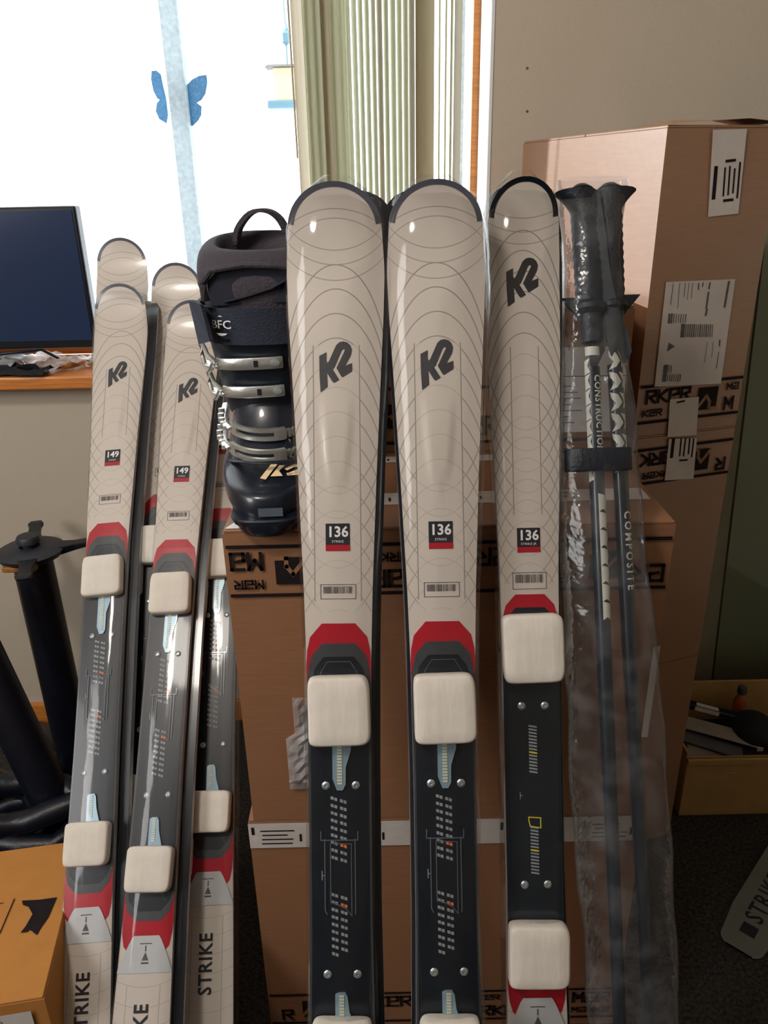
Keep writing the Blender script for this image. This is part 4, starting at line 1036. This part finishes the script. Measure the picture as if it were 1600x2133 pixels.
foot_buckle(.187, .0465, .088, .122, .16, 2.2)
foot_buckle(.178, .0478, .099, .1005, .16, 2.2)
# emblem on the toe
def toemap(u, v, l): # u across, v towards the shin
    return (u, .047+v*.85, .0615+l+v*.50)
k = Ink(toemap, .004); k.stroke([(-.002, -.001), (.006, .018)], .006)
k.poly([(.004, .0), (.012, .018), (.018, .018), (.012, .009), (.016, 0), (.010, 0)]); k.stroke([(.020, .012), (.026, .017), (.034, .016), (.033, .010), (.022, .003), (.034, .003)], .0042)
part('emblem', k.mesh('toe_emblem', M_cream), boot)
k = Ink(lambda u, v, l: (u, .0085+.001-l-.0*v, v), .004); k.rect(-.006, .027, .017, .039); part('size_plate', k.mesh('size_plate', M_clear), boot)

# ------------------------------------------------------------------ monitor and clutter on the sill
mn = empty('monitor', T(-.885, 1.675, .896), 'black flat monitor standing on the window sill at the left edge', 'monitor')
part('housing', MB().box((-.28, 0, .035), (.28, .03, .318)).mesh('housing', M_bezel, bevel=.004), mn)
part('screen', MB().box((-.272, -.0015, .052), (.272, .001, .310)).mesh('screen', M_screen), mn)
part('stand', MB().box((-.04, .01, .0), (.04, .035, .06)).box((-.1, -.06, -.001), (.1, .09, .010)).mesh('stand', M_bezel, bevel=.003), mn)
def sheet(nx, ny, wx, wy, amp, seed, base=0):
    r = random.Random(seed); s = MB()
    ph = [r.uniform(0, 6) for _ in range(6)]
    for j in range(ny+1):
        for i in range(nx+1):
            x, y = i/nx, j/ny
            z = abs(amp*(math.sin(7*x+ph[0]+3*y)*.5+math.sin(13*x-9*y+ph[1])*.3+math.sin(21*y+ph[2]+5*x)*.25)+amp*.25*r.uniform(-1, 1))
            s.v.append((x*wx+.006*math.sin(9*y+ph[3]), y*wy+.008*math.sin(11*x+ph[4]), base+z))
    for j in range(ny):
        for i in range(nx): s.f.append((j*(nx+1)+i, j*(nx+1)+i+1, (j+1)*(nx+1)+i+1, (j+1)*(nx+1)+i)); s.mi.append(0)
    return s
link('plastic_wrap', sheet(30, 14, .34, .13, .022, 3).mesh('plastic_wrap', M_poly, smooth=True), matrix=T(-.92, 1.60, .8965), label='crumpled bluish clear plastic lying on the sill under the monitor', category='plastic sheet')
link('dark_cloth', sheet(20, 8, .30, .05, .012, 8, .001).mesh('dark_cloth', M_cap, smooth=True), matrix=T(-.98, 1.566, .8965), label='flat black cloth on the sill edge at the far left', category='cloth')
pc = [atY(-20, 785, 1.60), atY(20, 768, 1.61), atY(50, 757, 1.62), atY(83, 752, 1.64)]
link('power_cable', MB().tube([(-.86, 1.60, .925), (-.80, 1.61, .933), (-.75, 1.62, .936), (-.715, 1.65, .934), (-.69, 1.67, .91)], .003, 8).mesh('power_cable', M_cable, smooth=True), label='thin black cable lying on the plastic under the monitor', category='cable')

# ------------------------------------------------------------------ black cast table bases at the left
def table_base(M, label, H, name='table_base', spider=True):
    e = empty(name, M, label, 'table base', 'black iron table bases')
    part('column', MB().lathe([(.045, .02), (.042, .05), (.0385, .07), (.0385, H-.03)], 28).mesh('column', M_iron, smooth=True), e)
    for i in range(4):
        a = PI/4+i*PI/2; d = Vector((math.cos(a), math.sin(a), 0))
        k = MB(); k.tube([d*.03+Vector((0,0,.05)), d*.10+Vector((0,0,.055)), d*.17+Vector((0,0,.035)), d*.235+Vector((0,0,.012))], [.026, .024, .02, .016], 10, flat=.8)
        part('foot', k.mesh('foot', M_iron, smooth=True), e)
    if spider:
        part('top_ring', MB().lathe([(.030, H-.035), (.060, H-.02), (.066, H-.008), (.050, H), (.02, H+.001), (.015, H-.01)], 28).mesh('top_ring', M_iron2, smooth=True), e)
        for i in range(4):
            a = .30+i*PI/2; d = Vector((math.cos(a), math.sin(a), 0)); n_ = Vector((-d.y, d.x, 0))
            k = MB(); k.loft([[d*r_+n_*w_+Vector((0,0,z)), d*r_-n_*w_+Vector((0,0,z)), d*r_-n_*w_+Vector((0,0,z-t_)), d*r_+n_*w_+Vector((0,0,z-t_))] for r_, w_, z, t_ in ((.05,.020,H-.004,.018),(.085,.012,H-.004,.014),(.115,.012,H-.003,.010),(.128,.016,H-.002,.008),(.142,.011,H-.002,.006))])
            part('spider_arm', k.mesh('spider_arm', M_iron, bevel=.002), e)
        part('top_bolt', MB().lathe([(.001, H+.024), (.020, H+.023), (.023, H+.018), (.023, H+.010), (.014, H+.006), (.014, H-.005)], 20).mesh('bolt', M_iron2, smooth=True), e)
        part('rust_patch', MB().box((-.035, -.06, H-.030), (.030, -.040, H-.018)).mesh('rust', mat('rusty_iron', (150, 96, 40), .6, noise=(60, .6)), bevel=.003), e)
    return e
table_base(T(-.715, 1.42, 0), 'upright black iron table base with four-armed top, beside the wall', .585)
tb = table_base(T(-.640, 1.185, .035) @ Matrix.Rotation(math.radians(-15), 4, 'Y') @ Matrix.Rotation(math.radians(-6), 4, 'X'), 'tilted black iron column leaning left in front of the upright table base', .60, spider=False)
# dark heap in front of the bases
hp = empty('tubular_gear', T(-.74, 1.17, 0), 'black tubular gear heaped on the carpet behind the orange box', 'gear')
k = MB(); pts = []
for i in range(70):
    a = i*.33; R0 = .10+.03*math.sin(i*.9); pts.append(Vector((R0*1.35*math.cos(a)-.03, R0*math.sin(a)*.7, .03+.055*(i/23.)*.9+.01*math.sin(i*1.7))))
k.tube(pts, .024, 10); part('curved_tube', k.mesh('hose_tube', M_iron, smooth=True), hp)
k = MB(); k.tube([(-.16, .06, .02), (-.02, .13, .045), (.10, .15, .05), (.17, .10, .03)], .026, 10); part('end_tube', k.mesh('hose_end', M_iron2, smooth=True), hp)

# ------------------------------------------------------------------ right: green glass, tray with things
gl = MB(); gx0 = .747; B0, B1 = Vector((gx0, 1.468, .004)), Vector((gx0+.003, 1.607, 1.34))
w4 = Vector((.55, 0, 0)); nrm = (B1-B0).cross(w4).normalized(); nrm = nrm if nrm.y < 0 else -nrm
V = [B0, B0+w4, B1+w4, B1]; V = V+[v-nrm*.010 for v in V]
gl.add(V, [(0,1,2,3),(7,6,5,4)], 0); gl.add(V, [(0,3,7,4),(1,5,6,2),(0,4,5,1),(3,2,6,7)], 1)
link('glass_tabletop', gl.mesh('glass_tabletop', [M_green, M_greenedge]), label='large green tinted glass sheet leaning on the wall behind the right stack', category='glass sheet')
ty0 = T(.609, 1.258, 0)
tr = empty('cardboard_tray', ty0, 'shallow open cardboard tray on the carpet under the green glass', 'tray')
TW, TD, TH_ = .46, .20, .150
part('tray_wall', MB().box((0, 0, 0), (TW, .006, TH_)).mesh('tray_front', M_cardY, bevel=.002), tr)
part('tray_wall', MB().box((0, TD-.006, 0), (TW, TD, TH_+.05)).mesh('tray_back', M_cardY, bevel=.002), tr)
part('tray_wall', MB().box((0, .006, 0), (.006, TD-.006, TH_+.01)).mesh('tray_left', M_cardY, bevel=.002), tr)
part('tray_wall', MB().box((TW-.006, .006, 0), (TW, TD-.006, TH_+.01)).mesh('tray_right', M_cardY, bevel=.002), tr)
part('tray_floor', MB().box((.006, .006, 0), (TW-.006, TD-.006, .006)).mesh('tray_floor', M_cardY), tr)
part('tray_lip', MB().box((0, -.004, TH_-.014), (TW, .010, TH_)).mesh('tray_lip', M_cardY, bevel=.002), tr)
part('tray_filler', MB().box((.007, .012, .006), (TW-.007, TD-.008, .10)).mesh('tray_filler', M_iron, bevel=.004), tr, label='dark things filling the tray')
def flat(label, cat, name, x, y, z, w_, d_, t_, rz, tx, tyy, mm):
    M = ty0 @ T(x, y, z) @ RZ(rz) @ Matrix.Rotation(tx, 4, 'X') @ Matrix.Rotation(tyy, 4, 'Y')
    o = link(name, MB().box((0, 0, 0), (w_, d_, t_)).mesh(name, mm, bevel=.001, seg=1), matrix=M, label=label, category=cat)
    return o
flat('pale leaflet with a curled corner, lowest in the tray beside its front left corner', 'leaflet', 'leaflet', .012, .022, .118, .095, .075, .003, -.30, .15, .10, M_mag)
flat('grey folded leaflet lying across the pale one in the tray', 'leaflet', 'leaflet', .014, .075, .135, .13, .032, .004, -.42, .2, .12, M_mag2)
flat('long glossy striped leaflet across the middle of the tray', 'leaflet', 'leaflet', .016, .098, .152, .165, .034, .004, -.38, .25, .10, M_mag)
k = MB(); k.box((0, 0, 0), (.17, .02, .014)); bar_ = link('black_bar', k.mesh('black_bar', M_iron, bevel=.003), matrix=ty0 @ T(.014, .150, .172) @ RZ(-.32) @ Matrix.Rotation(.12, 4, 'Y'), label='long black bar with a white sticker lying at the back of the tray', category='bar')
part('white_sticker', MB().box((.05, -.0006, .003), (.10, 0, .013)).box((.052, .002, .014), (.098, .014, .0146)).mesh('sticker', M_paper), bar_)
cap = empty('fabric_cap', ty0 @ T(.175, .095, .118), 'black fabric cap with a small white tag in the tray', 'cap')
part('crown', MB().lathe([(.052, 0), (.053, .02), (.047, .042), (.030, .056), (.001, .062)], 22).mesh('crown', M_cap, smooth=True), cap)
part('brim', MB().add([Vector((.05*math.cos(a)*(1 if k_ == 0 else 1.75), -.05*abs(math.sin(a))*(1 if k_ == 0 else 1.9), .012-.010*k_+t_)) for t_ in (0, .002) for k_ in (0, 1) for a in [PI*i/10 for i in range(11)]],
     [(i, i+1, 12+i, 11+i) for i in range(10)]+[(22+i, 33+i, 34+i, 23+i) for i in range(10)]).mesh('brim', M_cap, smooth=True), cap)
part('tag', MB().box((-.012, -.0545, .014), (.0, -.0525, .022)).mesh('tag', M_paper), cap)
bo = empty('orange_bottle', ty0 @ T(.175, .165, .106), 'small orange-brown bottle standing at the back of the tray', 'bottle')
part('bottle_body', MB().lathe([(.013, 0), (.014, .004), (.014, .06), (.010, .072), (.006, .078), (.006, .085)], 18).mesh('bottle', M_bottle, smooth=True), bo)
part('bottle_cap', MB().lathe([(.009, .082), (.010, .086), (.009, .098), (.003, .102)], 18).mesh('cap', M_webs, smooth=True), bo)

# flat print too small to pick apart stays one piece
for o in bpy.data.objects:
    n_ = o.name.split('.')[0]
    if n_ in ('label_print', 'tape_print', 'scale_print', 'rail_teeth', 'white_print', 'outline_print'): o['kind'] = 'stuff'
